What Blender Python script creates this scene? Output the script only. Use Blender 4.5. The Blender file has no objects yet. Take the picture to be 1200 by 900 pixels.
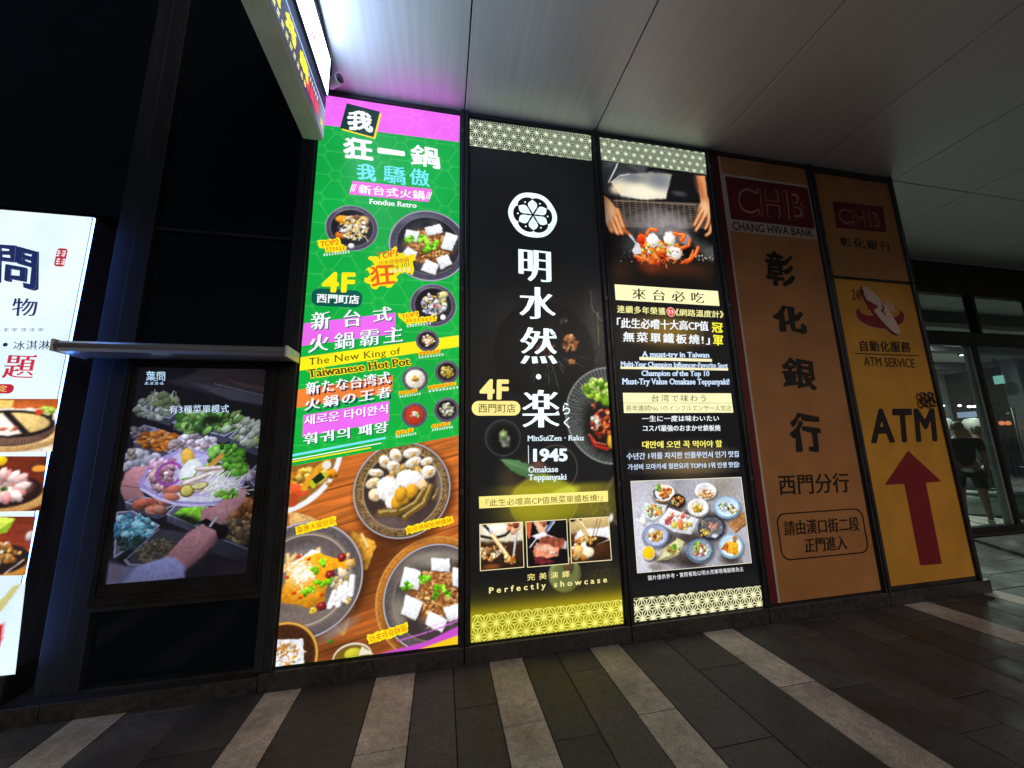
import bpy, bmesh, math, random
import numpy as np
from mathutils import Vector, Matrix, noise as mnoise

SC = bpy.context.scene
COL = SC.collection
RNG = random.Random(7)

# ------------------------------------------------------------------ camera, world, sun, exposure
F_PX, YAW, PITCH, ROLL = 417.636, 0.195133, 0.170094, -0.0216443   # recovered from the vanishing points
CAM_H, WALL_Y = 1.5457, 2.9                                       # lens height, distance of the sign wall

def cam_rows():
    cy, sy, cp, sp = math.cos(YAW), math.sin(YAW), math.cos(PITCH), math.sin(PITCH)
    f = np.array([sy*cp, cy*cp, sp]); r = np.array([cy, -sy, 0.0]); u = np.cross(r, f)
    r2 = math.cos(ROLL)*r + math.sin(ROLL)*u; u2 = -math.sin(ROLL)*r + math.cos(ROLL)*u
    return r2, u2, f
CR, CU, CF = cam_rows()
cd = bpy.data.cameras.new('camera'); cam = bpy.data.objects.new('camera', cd); COL.objects.link(cam)
m = Matrix.Identity(4)
for i in range(3):
    m[i][0], m[i][1], m[i][2] = CR[i], CU[i], -CF[i]
m[2][3] = CAM_H
cam.matrix_world = m
cd.sensor_width = 36.0; cd.lens = F_PX*36.0/1200.0; cd.clip_start = 0.05; cd.clip_end = 2000
SC.camera = cam

world = bpy.data.worlds.new('World'); SC.world = world; world.use_nodes = True
wn = world.node_tree; wn.nodes.clear()
sky = wn.nodes.new('ShaderNodeTexSky'); sky.sky_type = 'NISHITA'; sky.sun_disc = False
SUN_EL, SUN_AZ = math.radians(24), math.radians(158)
sky.sun_elevation = SUN_EL; sky.sun_rotation = SUN_AZ
bg = wn.nodes.new('ShaderNodeBackground'); bg.inputs['Strength'].default_value = 0.012
wo = wn.nodes.new('ShaderNodeOutputWorld')
wn.links.new(sky.outputs[0], bg.inputs['Color']); wn.links.new(bg.outputs[0], wo.inputs['Surface'])
sd = bpy.data.lights.new('sun', 'SUN'); sd.energy = 0.60; sd.angle = math.radians(25); sd.color = (1.0, 0.86, 0.70)
sun = bpy.data.objects.new('sun', sd); COL.objects.link(sun)
sdir = Vector((math.sin(SUN_AZ)*math.cos(SUN_EL), math.cos(SUN_AZ)*math.cos(SUN_EL), math.sin(SUN_EL)))
sun.rotation_euler = sdir.to_track_quat('Z', 'Y').to_euler(); sun.location = sdir*40; sd.specular_factor = .25
SC.view_settings.view_transform = 'Standard'; SC.view_settings.look = 'None'
SC.view_settings.exposure = 0.0; SC.view_settings.gamma = 1.0; SC.view_settings.use_curve_mapping = False
SC.render.engine = 'CYCLES'
SC.cycles.use_denoising = True
SC.cycles.max_bounces = 7; SC.cycles.glossy_bounces = 4; SC.cycles.transparent_max_bounces = 12
SC.cycles.sample_clamp_indirect = 4.0

# ------------------------------------------------------------------ helpers
def rays(px, py):
    px = np.asarray(px, float); py = np.asarray(py, float)
    a = (px-600)/F_PX; b = (py-450)/F_PX
    return (CR[None]*a[..., None] - CU[None]*b[..., None] + CF[None])
def wallpt(px, py, Y=WALL_Y):
    """photograph pixel -> (X, Z) on the sign wall"""
    d = rays(np.atleast_1d(px), np.atleast_1d(py)); t = Y/d[:, 1]
    return np.stack([d[:, 0]*t, d[:, 2]*t+CAM_H], 1)
def W(p, Y=WALL_Y):
    return wallpt(p[0], p[1], Y)[0]
def vscale(p):
    """metres of wall per photograph pixel, vertically, at a pixel"""
    return abs(W((p[0], p[1]-.5))[1]-W((p[0], p[1]+.5))[1])
def lin(c):
    c = np.asarray(c, float)/255.0
    return np.where(c <= 0.04045, c/12.92, ((c+0.055)/1.055)**2.4)

ORG = {}
def root_of(o):
    while o.parent: o = o.parent
    return o
def thing(name, label, cat, loc=(0, 0, 0), group=None, rotz=0):
    o = bpy.data.objects.new(name, None); COL.objects.link(o)
    o.location = loc; o.rotation_euler = (0, 0, rotz); o.empty_display_size = .2
    o['label'] = label; o['category'] = cat
    if group: o['group'] = group
    ORG[o.name] = np.array(loc, float)
    return o
def tag(o, label, cat, group=None):
    o['label'] = label; o['category'] = cat
    if group: o['group'] = group
    return o
def origin(parent):
    return ORG.get(root_of(parent).name, np.zeros(3)) if parent else np.zeros(3)

def mesh(name, verts, faces, mat, parent=None, cols=None, smooth=False, local=False):
    """world-space verts -> one mesh object, parented to its thing"""
    v = np.asarray(verts, np.float64).reshape(-1, 3)
    if not local: v = v-origin(parent)
    me = bpy.data.meshes.new(name)
    if isinstance(faces, np.ndarray):
        nf, k = faces.shape
        me.vertices.add(len(v)); me.vertices.foreach_set('co', v.astype(np.float32).ravel())
        me.loops.add(nf*k); me.loops.foreach_set('vertex_index', faces.astype(np.int32).ravel())
        me.polygons.add(nf); me.polygons.foreach_set('loop_start', np.arange(0, nf*k, k, dtype=np.int32))
        me.update(calc_edges=True)
    else:
        me.from_pydata([tuple(x) for x in v], [], faces); me.update()
    if cols is not None:
        c = np.asarray(cols, np.float32)
        if c.ndim == 1: c = np.tile(c, (len(v), 1))
        c = np.concatenate([c[:, :3], np.ones((len(c), 1), np.float32)], 1)
        at = me.color_attributes.new('Col', 'FLOAT_COLOR', 'POINT'); at.data.foreach_set('color', c.ravel())
    me.materials.append(mat)
    if smooth: me.polygons.foreach_set('use_smooth', [True]*len(me.polygons))
    o = bpy.data.objects.new(name, me); COL.objects.link(o)
    if parent: o.parent = parent
    return o
def struct(o):
    o['kind'] = 'structure'; return o

class MB:
    """collects boxes, tubes and prisms in world space, links them as ONE mesh"""
    def __init__(s): s.bm = bmesh.new()
    def box(s, x0, x1, y0, y1, z0, z1, bev=0):
        r = bmesh.ops.create_cube(s.bm, size=1)
        for v in r['verts']:
            v.co = Vector(((x0+x1)/2+v.co.x*(x1-x0), (y0+y1)/2+v.co.y*(y1-y0), (z0+z1)/2+v.co.z*(z1-z0)))
        if bev > 0:
            es = list({e for v in r['verts'] for e in v.link_edges})
            bmesh.ops.bevel(s.bm, geom=es, offset=bev, segments=2, affect='EDGES', profile=.5)
        return s
    def tube(s, pts, r, seg=10, caps=True):
        pts = [Vector(p) for p in pts]; rs = r if isinstance(r, (list, tuple)) else [r]*len(pts)
        rings = []
        for i, p in enumerate(pts):
            d = (pts[min(i+1, len(pts)-1)]-pts[max(i-1, 0)]).normalized()
            a = d.orthogonal().normalized() if abs(d.z) < .9 else Vector((1, 0, 0))
            a = (Vector((0, 0, 1)).cross(d) if abs(d.z) < .9 else Vector((1, 0, 0))).normalized(); b = d.cross(a)
            rings.append([s.bm.verts.new(p+(a*math.cos(t)+b*math.sin(t))*rs[i]) for t in [2*math.pi*k/seg for k in range(seg)]])
        for A, B in zip(rings, rings[1:]):
            for k in range(seg):
                s.bm.faces.new((A[k], A[(k+1) % seg], B[(k+1) % seg], B[k]))
        if caps:
            s.bm.faces.new(rings[0][::-1]); s.bm.faces.new(rings[-1])
        return s
    def lathe(s, c, prof, seg=20):
        rings = [[s.bm.verts.new((c[0]+r*math.cos(2*math.pi*k/seg), c[1]+r*math.sin(2*math.pi*k/seg), c[2]+z)) for k in range(seg)] for r, z in prof]
        for A, B in zip(rings, rings[1:]):
            for k in range(seg): s.bm.faces.new((A[k], A[(k+1) % seg], B[(k+1) % seg], B[k]))
        s.bm.faces.new(rings[0][::-1]); s.bm.faces.new(rings[-1])
        return s
    def build(s, name, mat, parent=None, smooth=False):
        bmesh.ops.recalc_face_normals(s.bm, faces=s.bm.faces)
        me = bpy.data.meshes.new(name); s.bm.to_mesh(me); s.bm.free()
        me.transform(Matrix.Translation(-Vector(origin(parent)))); me.materials.append(mat)
        if smooth: me.polygons.foreach_set('use_smooth', [True]*len(me.polygons))
        o = bpy.data.objects.new(name, me); COL.objects.link(o)
        if parent: o.parent = parent
        return o

# ------------------------------------------------------------------ materials (all node based)
def new_mat(name):
    mt = bpy.data.materials.new(name); mt.use_nodes = True
    nt = mt.node_tree; return mt, nt, nt.nodes['Principled BSDF']
def noise_nodes(nt, scale, detail=5, stretch=(1, 1, 1)):
    tc = nt.nodes.new('ShaderNodeTexCoord'); mp = nt.nodes.new('ShaderNodeMapping'); mp.inputs['Scale'].default_value = stretch
    nz = nt.nodes.new('ShaderNodeTexNoise'); nz.inputs['Scale'].default_value = scale; nz.inputs['Detail'].default_value = detail
    nt.links.new(tc.outputs['Object'], mp.inputs[0]); nt.links.new(mp.outputs[0], nz.inputs['Vector'])
    return nz
def plain(name, col, rough=.5, metal=0, var=.15, scale=6, bump=0, stretch=(1, 1, 1), spec=.5, rvar=.12):
    mt, nt, b = new_mat(name)
    nz = noise_nodes(nt, scale, 6, stretch)
    rp = nt.nodes.new('ShaderNodeMapRange'); rp.inputs['From Min'].default_value = .3; rp.inputs['From Max'].default_value = .7
    rp.inputs['To Min'].default_value = 1-var; rp.inputs['To Max'].default_value = 1+var
    nt.links.new(nz.outputs['Fac'], rp.inputs['Value'])
    mx = nt.nodes.new('ShaderNodeVectorMath'); mx.operation = 'SCALE'; mx.inputs[0].default_value = col
    nt.links.new(rp.outputs[0], mx.inputs['Scale']); nt.links.new(mx.outputs[0], b.inputs['Base Color'])
    rr = nt.nodes.new('ShaderNodeMapRange'); rr.inputs['From Min'].default_value = .3; rr.inputs['From Max'].default_value = .7
    rr.inputs['To Min'].default_value = max(.02, rough-rvar); rr.inputs['To Max'].default_value = min(1, rough+rvar)
    nt.links.new(nz.outputs['Fac'], rr.inputs['Value']); nt.links.new(rr.outputs[0], b.inputs['Roughness'])
    b.inputs['Metallic'].default_value = metal; b.inputs['Specular IOR Level'].default_value = spec
    if bump:
        n2 = noise_nodes(nt, scale*9, 4, stretch); bp = nt.nodes.new('ShaderNodeBump'); bp.inputs['Strength'].default_value = bump
        bp.inputs['Distance'].default_value = .01
        nt.links.new(n2.outputs['Fac'], bp.inputs['Height']); nt.links.new(bp.outputs[0], b.inputs['Normal'])
    return mt
def lit_mat(name, strength, var=.07, base=.012):
    """backlit print: the artwork's own colours (attribute) glow, a little unevenly like LED rows"""
    mt, nt, b = new_mat(name)
    at = nt.nodes.new('ShaderNodeAttribute'); at.attribute_name = 'Col'
    nz = noise_nodes(nt, 2.2, 2)
    rp = nt.nodes.new('ShaderNodeMapRange'); rp.inputs['From Min'].default_value = .3; rp.inputs['From Max'].default_value = .7
    rp.inputs['To Min'].default_value = strength*(1-var); rp.inputs['To Max'].default_value = strength*(1+var)
    nt.links.new(nz.outputs['Fac'], rp.inputs['Value']); nt.links.new(rp.outputs[0], b.inputs['Emission Strength'])
    nt.links.new(at.outputs['Color'], b.inputs['Emission Color'])
    b.inputs['Base Color'].default_value = (base, base, base, 1); b.inputs['Roughness'].default_value = .38
    b.inputs['Specular IOR Level'].default_value = .25
    return mt
def print_mat(name, rough=.55):
    """unlit printed vinyl: attribute colour with a little grime"""
    mt, nt, b = new_mat(name)
    at = nt.nodes.new('ShaderNodeAttribute'); at.attribute_name = 'Col'
    nz = noise_nodes(nt, 3.0, 6)
    rp = nt.nodes.new('ShaderNodeMapRange'); rp.inputs['From Min'].default_value = .3; rp.inputs['From Max'].default_value = .7
    rp.inputs['To Min'].default_value = .84; rp.inputs['To Max'].default_value = 1.1
    nt.links.new(nz.outputs['Fac'], rp.inputs['Value'])
    mx = nt.nodes.new('ShaderNodeVectorMath'); mx.operation = 'SCALE'
    nt.links.new(at.outputs['Color'], mx.inputs[0]); nt.links.new(rp.outputs[0], mx.inputs['Scale'])
    nt.links.new(mx.outputs[0], b.inputs['Base Color']); b.inputs['Roughness'].default_value = rough
    b.inputs['Specular IOR Level'].default_value = .3
    return mt
def glass_mat(name, tint, refl=1.0, rough=.02, fmin=.05):
    mt = bpy.data.materials.new(name); mt.use_nodes = True; nt = mt.node_tree; nt.nodes.clear()
    out = nt.nodes.new('ShaderNodeOutputMaterial'); mix = nt.nodes.new('ShaderNodeMixShader')
    tr = nt.nodes.new('ShaderNodeBsdfTransparent'); tr.inputs[0].default_value = (*tint, 1)
    gl = nt.nodes.new('ShaderNodeBsdfGlossy'); gl.inputs['Roughness'].default_value = rough; gl.inputs[0].default_value = (refl, refl, refl, 1)
    lw = nt.nodes.new('ShaderNodeLayerWeight'); lw.inputs[0].default_value = .5
    pw = nt.nodes.new('ShaderNodeMath'); pw.operation = 'POWER'; pw.inputs[1].default_value = 5; fr = nt.nodes.new('ShaderNodeMath'); fr.operation = 'MULTIPLY_ADD'; fr.inputs[1].default_value = .9; fr.inputs[2].default_value = .03
    nt.links.new(lw.outputs['Facing'], pw.inputs[0]); nt.links.new(pw.outputs[0], fr.inputs[0])
    nt.links.new(fr.outputs[0], mix.inputs[0]); nt.links.new(tr.outputs[0], mix.inputs[1]); nt.links.new(gl.outputs[0], mix.inputs[2])
    nt.links.new(mix.outputs[0], out.inputs['Surface']); return mt
def emit_mat(name, col, strength):
    mt, nt, b = new_mat(name)
    nz = noise_nodes(nt, 5, 2); rp = nt.nodes.new('ShaderNodeMapRange')
    rp.inputs['To Min'].default_value = strength*.9; rp.inputs['To Max'].default_value = strength*1.1
    nt.links.new(nz.outputs['Fac'], rp.inputs['Value']); nt.links.new(rp.outputs[0], b.inputs['Emission Strength'])
    b.inputs['Emission Color'].default_value = (*col, 1); b.inputs['Base Color'].default_value = (.3, .3, .3, 1)
    return mt

M = {}
M['lit'] = lit_mat('backlit_print', 1.10, .10)
M['screen'] = lit_mat('lcd_picture', 1.0, .02)
M['print'] = print_mat('printed_vinyl')
M['frame'] = plain('dark_anodised_frame', (.028, .029, .032), .42, .3, .25, 8)
M['frame_grey'] = plain('grey_aluminium_trim', (.10, .10, .115), .38, .6, .2, 10, stretch=(1, 1, .1))
M['black'] = plain('black_rubber_seal', (.008, .008, .009), .6, 0, .2, 10)
M['ceiling'] = plain('satin_metal_soffit', (.80, .80, .83), .46, .30, .06, 3, stretch=(8, .3, 1), rvar=.05)
M['gap'] = plain('joint_black', (.01, .01, .01), .8)
M['glass_dark'] = plain('tinted_facade_glass', (.006, .008, .014), .10, 0, .2, 1.0, rvar=.03, spec=.18)
M['mullion'] = plain('dark_blue_grey_mullion', (.021, .024, .034), .6, .1, .25, 10, stretch=(1, 1, .1), spec=.3)
M['bezel'] = plain('black_screen_bezel', (.017, .017, .020), .5, .2, .25, 8, spec=.3)
M['plinth'] = plain('dark_granite_plinth', (.034, .032, .032), .4, 0, .35, 30, .1)
M['wall'] = plain('dark_wall', (.03, .03, .033), .7, 0, .2, 3)
M['box_grey'] = plain('painted_sheet_metal', (.78, .77, .72), .45, .1, .12, 4, .03)
M['white_plastic'] = plain('white_plastic', (.7, .7, .72), .35, 0, .06, 8)
M['ground'] = plain('asphalt_ground', (.045, .045, .047), .85, 0, .3, 2, .3)
# ------------------------------------------------------------------ lettering: glyph outlines re-drawn as flat cut vinyl
_gl = {}
def glyph(s, space=1.0):
    """ink of a line of text: filled vertices, faces, and its directed outline edges (ink on the left)"""
    key = (s, space)
    if key in _gl: return _gl[key]
    c = bpy.data.curves.new('t', 'FONT'); c.body = s; c.resolution_u = 3; c.space_character = space
    o = bpy.data.objects.new('t', c); COL.objects.link(o)
    dg = bpy.context.evaluated_depsgraph_get(); dg.update()
    me = bpy.data.meshes.new_from_object(o.evaluated_get(dg))
    co = np.array([v.co[:2] for v in me.vertices]); faces = []; edges = set()
    for p in me.polygons:
        vs = list(p.vertices); q = co[vs]; n = np.roll(q, -1, 0)
        if (q[:, 0]*n[:, 1]-n[:, 0]*q[:, 1]).sum() < 0: vs = vs[::-1]
        faces.append(tuple(vs))
        for i in range(len(vs)): edges.add((vs[i], vs[(i+1) % len(vs)]))
    bd = [e for e in edges if (e[1], e[0]) not in edges]; bd.sort()
    bpy.data.objects.remove(o); bpy.data.curves.remove(c); bpy.data.meshes.remove(me)
    _gl[key] = (co, faces, bd); return _gl[key]
def chaikin(L, it=1):
    for _ in range(it):
        N = np.roll(L, -1, 0); L = np.stack([L*.78+N*.22, L*.22+N*.78], 1).reshape(-1, 2)
    return L
def resample(L, step):
    out = []
    for a, b in zip(L, np.roll(L, -1, 0)):
        n = max(1, int(np.linalg.norm(b-a)/step))
        for k in range(n): out.append(a+(b-a)*k/n)
    return np.array(out)
def styled(s, st, w, space=1.0):
    """glyph ink plus a fattening ribbon round its outline, plus serifs; returns verts (x, y, sub-layer) and faces"""
    co, faces, bd = glyph(s, space); wx, wy = max(w[0], 0), max(w[1], 0)
    if w[0] < 0 or w[1] < 0:                       # thinner strokes in one direction: pull the outline inwards
        nn = np.zeros_like(co); ct = np.zeros(len(co))
        for a, b in bd:
            d = co[b]-co[a]; l = math.hypot(*d)+1e-9; n = np.array([d[1], -d[0]])/l
            for q in (a, b): nn[q] += n; ct[q] += 1
        k2 = np.linalg.norm(nn, axis=1); nn = nn/np.maximum(k2, .7)[:, None]
        co = co+nn*np.array([min(w[0], 0), min(w[1], 0)])
    V = [(x, y, .5) for x, y in co]; Fc = list(faces); k = 0
    W2 = np.array([wx, wy])
    def wf(p):
        return W2*(1+.42*math.sin(p[0]*9+p[1]*4)+.22*math.sin(p[1]*17-p[0]*11)) if st == 'brush' else W2
    def nrm(a, b):
        d = co[b]-co[a]; l = math.hypot(*d)
        return np.array([d[1], -d[0]])/l if l > 1e-7 else np.zeros(2)
    if wx > .0005 or wy > .0005:
        inc = {}
        for a, b in bd: inc[b] = (a, b)
        for a, b in bd:
            n = nrm(a, b); k += 1; z = .06*(k % 7); wa, wb = wf(co[a]), wf(co[b]); i = len(V)
            V += [(*co[a], z), (*co[b], z), (*(co[b]+n*wb), z), (*(co[a]+n*wa), z)]; Fc.append((i+1, i, i+3, i+2))
            if a in inc:
                n0 = nrm(*inc[a]); cr = n0[0]*n[1]-n0[1]*n[0]
                if cr > .02:
                    i = len(V); V.append((*co[a], z+.03)); st_n = 3 if cr > .4 or n0 @ n < 0 else 1
                    t0 = math.atan2(n0[1], n0[0]); dt = (math.atan2(n[1], n[0])-t0) % (2*math.pi)
                    for q in range(st_n+1):
                        t = t0+dt*q/st_n; V.append((*(co[a]+np.array([math.cos(t), math.sin(t)])*wa), z+.03))
                    for q in range(st_n): Fc.append((i, i+1+q, i+2+q))
    if st in ('slab', 'song'):
        for a, b in bd:
            A, D = co[a], co[b]-co[a]; E = None
            if st == 'slab' and abs(D[1]) < .004 and .05 < abs(D[0]) < .125:
                x0, x1 = min(A[0], A[0]+D[0])-wx, max(A[0], A[0]+D[0])+wx; c = .042; top = D[0] < 0; y = A[1]+(wy if top else -wy)
                y0, y1 = (y-.05, y) if top else (y, y+.05)
                E = [(x0-c, y0), (x1+c, y0), (x1+c, y1), (x0-c, y1)]
            if st == 'song' and abs(D[0]) < .006 and .04 < D[1] < .1:
                t = D[1]; x = A[0]+wx; E = [(x-.13, A[1]+t*.95), (x, A[1]+t*.2), (x-.03, A[1]+t+.06)]
            if E is not None:
                i = len(V); k += 1; V += [(x, y, .6+.03*(k % 9)) for x, y in E]; Fc.append(tuple(range(i, i+len(E))))
    V = np.array(V)
    if st == 'brush':
        V[:, 0] += .016*np.sin(V[:, 1]*6+1)+.010*np.sin(V[:, 1]*13+V[:, 0]*3); V[:, 1] += .022*np.sin(V[:, 0]*5)+.012*np.sin(V[:, 0]*11+V[:, 1]*5)
    return V, Fc

LAY = .0012                      # thickness step between printed layers
def on_wall(xz, layer, Yf=WALL_Y):
    xz = np.asarray(xz, float)
    return np.stack([xz[:, 0], np.full(len(xz), Yf-layer*LAY), xz[:, 1]], 1)

def T(parent, s, bl, br, tl, col, st='sans', w=(.012, .012), k=1.0, layer=4, sp=1.0, mat='lit', name='lettering', dy=(0, 0), frame=None, label=None):
    """one line of lettering: ink box given by three corners (photograph pixels, or wall metres when frame is given)"""
    V, f = styled(s, st, w, sp); v = V[:, :2]; lay = V[:, 2]
    lo, hi = v.min(0), v.max(0); uv = (v-lo)/np.maximum(hi-lo, 1e-6)
    if frame: P0, P1, P2 = [np.array(q, float) for q in (bl, br, tl)]
    else: P0, P1, P2 = W(bl), W(br), W(tl)
    if dy != (0, 0): P0, P1, P2 = [p+np.array(dy) for p in (P0, P1, P2)]
    xz = P0+uv[:, :1]*(P1-P0)+uv[:, 1:]*(P2-P0)
    if frame: pts = frame(xz, layer+lay)
    else: pts = np.stack([xz[:, 0], WALL_Y-(layer+lay)*LAY, xz[:, 1]], 1)
    o = mesh(name, pts, f, M[mat], parent, lin(col)*k)
    if label: o['label'] = label
    return o
def ell_px(c, rx, ry=None, rot=0, n=40):
    ry = rx if ry is None else ry; s = vscale(c); C = W(c); t = np.linspace(0, 2*math.pi, n, endpoint=False)
    x, y = rx*s*np.cos(t), ry*s*np.sin(t); a = math.radians(rot)
    return np.stack([C[0]+x*math.cos(a)-y*math.sin(a), C[1]+x*math.sin(a)+y*math.cos(a)], 1)
def S(parent, name, polys, col, layer=2, k=1.0, mat='lit', metres=False, cols=None):
    """flat printed shapes (lists of photograph pixels, or wall metres) as one mesh"""
    V, Fc, C = [], [], []
    for i, p in enumerate(polys):
        q = np.asarray(p, float) if metres else wallpt(np.array(p)[:, 0], np.array(p)[:, 1])
        Fc.append(tuple(range(len(V), len(V)+len(q)))); V.extend(on_wall(q, layer+i*.004))
        C.extend([lin(cols[i] if cols is not None else col)*k]*len(q))
    return mesh(name, V, Fc, M[mat], parent, np.array(C))
def rrect_px(a, b, r, n=6):
    """rounded rectangle between two wall points given as pixels (bottom-left, top-right)"""
    A, B = W(a), W(b); R = r*vscale(a); out = []
    for cx, cy, t0 in ((B[0]-R, B[1]-R, 0), (A[0]+R, B[1]-R, 90), (A[0]+R, A[1]+R, 180), (B[0]-R, A[1]+R, 270)):
        for i in range(n+1):
            t = math.radians(t0+90*i/n); out.append((cx+R*math.cos(t), cy+R*math.sin(t)))
    return np.array(out)
def line_px(a, b, wpx):
    A, B = W(a), W(b); d = (B-A)/np.hypot(*(B-A)); n = np.array([-d[1], d[0]])*wpx*vscale(a)/2
    return np.array([A-n, B-n, B+n, A+n])
def micro(parent, a, b, h, n, col, layer=6, k=1, mat='lit', fillf=1.0):
    """a row of characters too small to read in the photograph: little stroke clusters"""
    A, B = W(a), W(b); s = vscale(a)*h; polys = []
    r = random.Random(int(a[0]*7+a[1]*13)); d = (B-A)/n
    u = d/np.hypot(*d); vv = np.array([-u[1], u[0]])
    for i in range(n):
        o = A+d*(i+.06); cw = np.hypot(*d)*.86
        for q in range(3):
            z = s*(.05+.36*q+r.uniform(-.04, .04)); x0 = r.uniform(0, .2)*cw; x1 = r.uniform(.75, 1)*cw; t = s*.17
            polys.append([o+u*x0+vv*z, o+u*x1+vv*z, o+u*x1+vv*(z+t), o+u*x0+vv*(z+t)])
        x = r.uniform(.3, .6)*cw; t = cw*.17
        polys.append([o+u*x, o+u*(x+t), o+u*(x+t)+vv*s, o+u*x+vv*s])
    return S(parent, 'lettering', polys, col, layer, k, mat, metres=True)

# ------------------------------------------------------------------ printed pictures: dense sheets whose points carry the print's colours
_lat = np.random.RandomState(3).rand(256, 256)
def vnoise(x, z, f, seed=0):
    x = x*f+seed*17.3; z = z*f+seed*9.7; xi = np.floor(x).astype(int); zi = np.floor(z).astype(int); u = x-xi; v = z-zi
    u = u*u*(3-2*u); v = v*v*(3-2*v); g = lambda i, j: _lat[i % 256, j % 256]
    return (g(xi, zi)*(1-u)+g(xi+1, zi)*u)*(1-v)+(g(xi, zi+1)*(1-u)+g(xi+1, zi+1)*u)*v
def fbm(x, z, f, seed=0, o=4):
    r = 0; a = .5; t = 0
    for i in range(o): r = r+a*vnoise(x, z, f*2**i, seed+i); t += a; a *= .55
    return r/t
def sstep(a, b, x):
    t = np.clip((x-a)/(b-a+1e-9), 0, 1); return t*t*(3-2*t)
class Art:
    def __init__(s, corners, res=.006, metres=False, col=(0, 0, 0)):
        """corners tl, tr, br, bl: the sheet is the quad between them"""
        q = np.array(corners, float) if metres else np.array([W(c) for c in corners])
        wd = max(np.hypot(*(q[1]-q[0])), np.hypot(*(q[2]-q[3]))); ht = max(np.hypot(*(q[3]-q[0])), np.hypot(*(q[2]-q[1])))
        s.nw, s.nh = max(3, int(wd/res)+1), max(3, int(ht/res)+1)
        u, v = np.meshgrid(np.linspace(0, 1, s.nw), np.linspace(0, 1, s.nh)); u = u[..., None]; v = v[..., None]
        P = (q[0]*(1-u)+q[1]*u)*(1-v)+(q[3]*(1-u)+q[2]*u)*v
        s.X, s.Z = P[..., 0], P[..., 1]; s.u, s.v = u[..., 0], v[..., 0]
        s.img = np.tile(np.array(col, float), (s.nh, s.nw, 1)); s.mask = np.ones((s.nh, s.nw), bool); s.rng = random.Random(s.nw*31+s.nh)
    def pt(s, c): return W(c)
    def win(s, c, r):
        m = (abs(s.X-c[0]) < r) & (abs(s.Z-c[1]) < r)
        if not m.any(): return None
        ys, xs = np.where(m); return slice(ys.min(), ys.max()+1), slice(xs.min(), xs.max()+1)
    def put(s, w, a, col):
        a = a[..., None]; s.img[w] = s.img[w]*(1-a)+np.asarray(col)*a
    def ell(s, c, rx, ry=None, col=(255, 255, 255), rot=0, soft=.12, shade=0, alpha=1, warp=0, wf=60, tex=0, m=False):
        ry = rx if ry is None else ry
        if m: C = np.array(c, float); sc = 1
        else: C = s.pt(c); sc = vscale(c)
        w = s.win(C, max(rx, ry)*sc*(1.3+warp))
        if w is None: return
        x, z = s.X[w]-C[0], s.Z[w]-C[1]; a = math.radians(rot)
        p, q = (x*math.cos(a)+z*math.sin(a))/(rx*sc), (-x*math.sin(a)+z*math.cos(a))/(ry*sc)
        d = np.hypot(p, q)
        if warp: d = d+warp*(fbm(s.X[w], s.Z[w], wf, 5)-.5)*2
        al = sstep(1+soft, 1-soft, d)*alpha
        col = np.array(col, float)*np.ones(d.shape+(1,))
        if shade: col = col*(1+shade*np.clip(-x/(rx*sc)*.35+z/(ry*sc)*.6, -1, 1)-shade*.5*d**3)[..., None]
        if tex: col = col*(1+tex*(fbm(s.X[w], s.Z[w], 90, 8)-.5)*2)[..., None]
        s.put(w, al, np.clip(col, 0, 262))
    def ring(s, c, r0, r1, col, soft=.4, alpha=1, tex=0, sq=1.0):
        C = s.pt(c); sc = vscale(c); w = s.win(C, r1*sc*1.15)
        if w is None: return
        d = np.hypot(s.X[w]-C[0], (s.Z[w]-C[1])/sq)/sc
        al = sstep(r0-soft, r0+soft, d)*sstep(r1+soft, r1-soft, d)*alpha
        col = np.array(col, float)*np.ones(d.shape+(1,))
        if tex: col = col*(1+tex*(fbm(s.X[w], s.Z[w], 130, 2)-.5)*2.4)[..., None]
        s.put(w, al, np.clip(col, 0, 255))
    def poly(s, pts, col, warp=0, alpha=1, shade=None, tex=0, soft=0, wf=40, m=False):
        P = np.array(pts, float) if m else wallpt(np.array(pts, float)[:, 0], np.array(pts, float)[:, 1])
        c = (P.min(0)+P.max(0))/2; r = max((P.max(0)-P.min(0)).max()/2, .004)*1.15+warp; w = s.win(c, r)
        if w is None: return
        x, z = s.X[w], s.Z[w]
        if warp: x = x+warp*(fbm(x, z, wf, 1)-.5)*2; z = z+warp*(fbm(s.X[w], z, wf, 4)-.5)*2
        ins = np.zeros(x.shape, bool); dist = np.full(x.shape, 9.)
        for (ax, az), (bx, bz) in zip(P, np.roll(P, -1, 0)):
            cr = (az > z) != (bz > z)
            with np.errstate(divide='ignore', invalid='ignore'): xi = (bx-ax)*(z-az)/(bz-az)+ax
            ins ^= cr & (x < xi)
            dx, dz = bx-ax, bz-az; t = np.clip(((x-ax)*dx+(z-az)*dz)/(dx*dx+dz*dz+1e-12), 0, 1)
            dist = np.minimum(dist, np.hypot(x-ax-t*dx, z-az-t*dz))
        sd = np.where(ins, dist, -dist); e = max(soft, .002)
        al = sstep(-e, e, sd)*alpha
        colr = np.array(col, float)*np.ones(x.shape+(1,))
        if shade is not None:
            lo, hi = P.min(0), P.max(0); g = (s.Z[w]-lo[1])/(hi[1]-lo[1]+1e-6); colr = colr*(1+shade*(g-.5)*2)[..., None]
        if tex: colr = colr*(1+tex*(fbm(s.X[w], s.Z[w], 45, 8)-.5)*2)[..., None]
        s.put(w, al, np.clip(colr, 0, 262))
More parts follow.
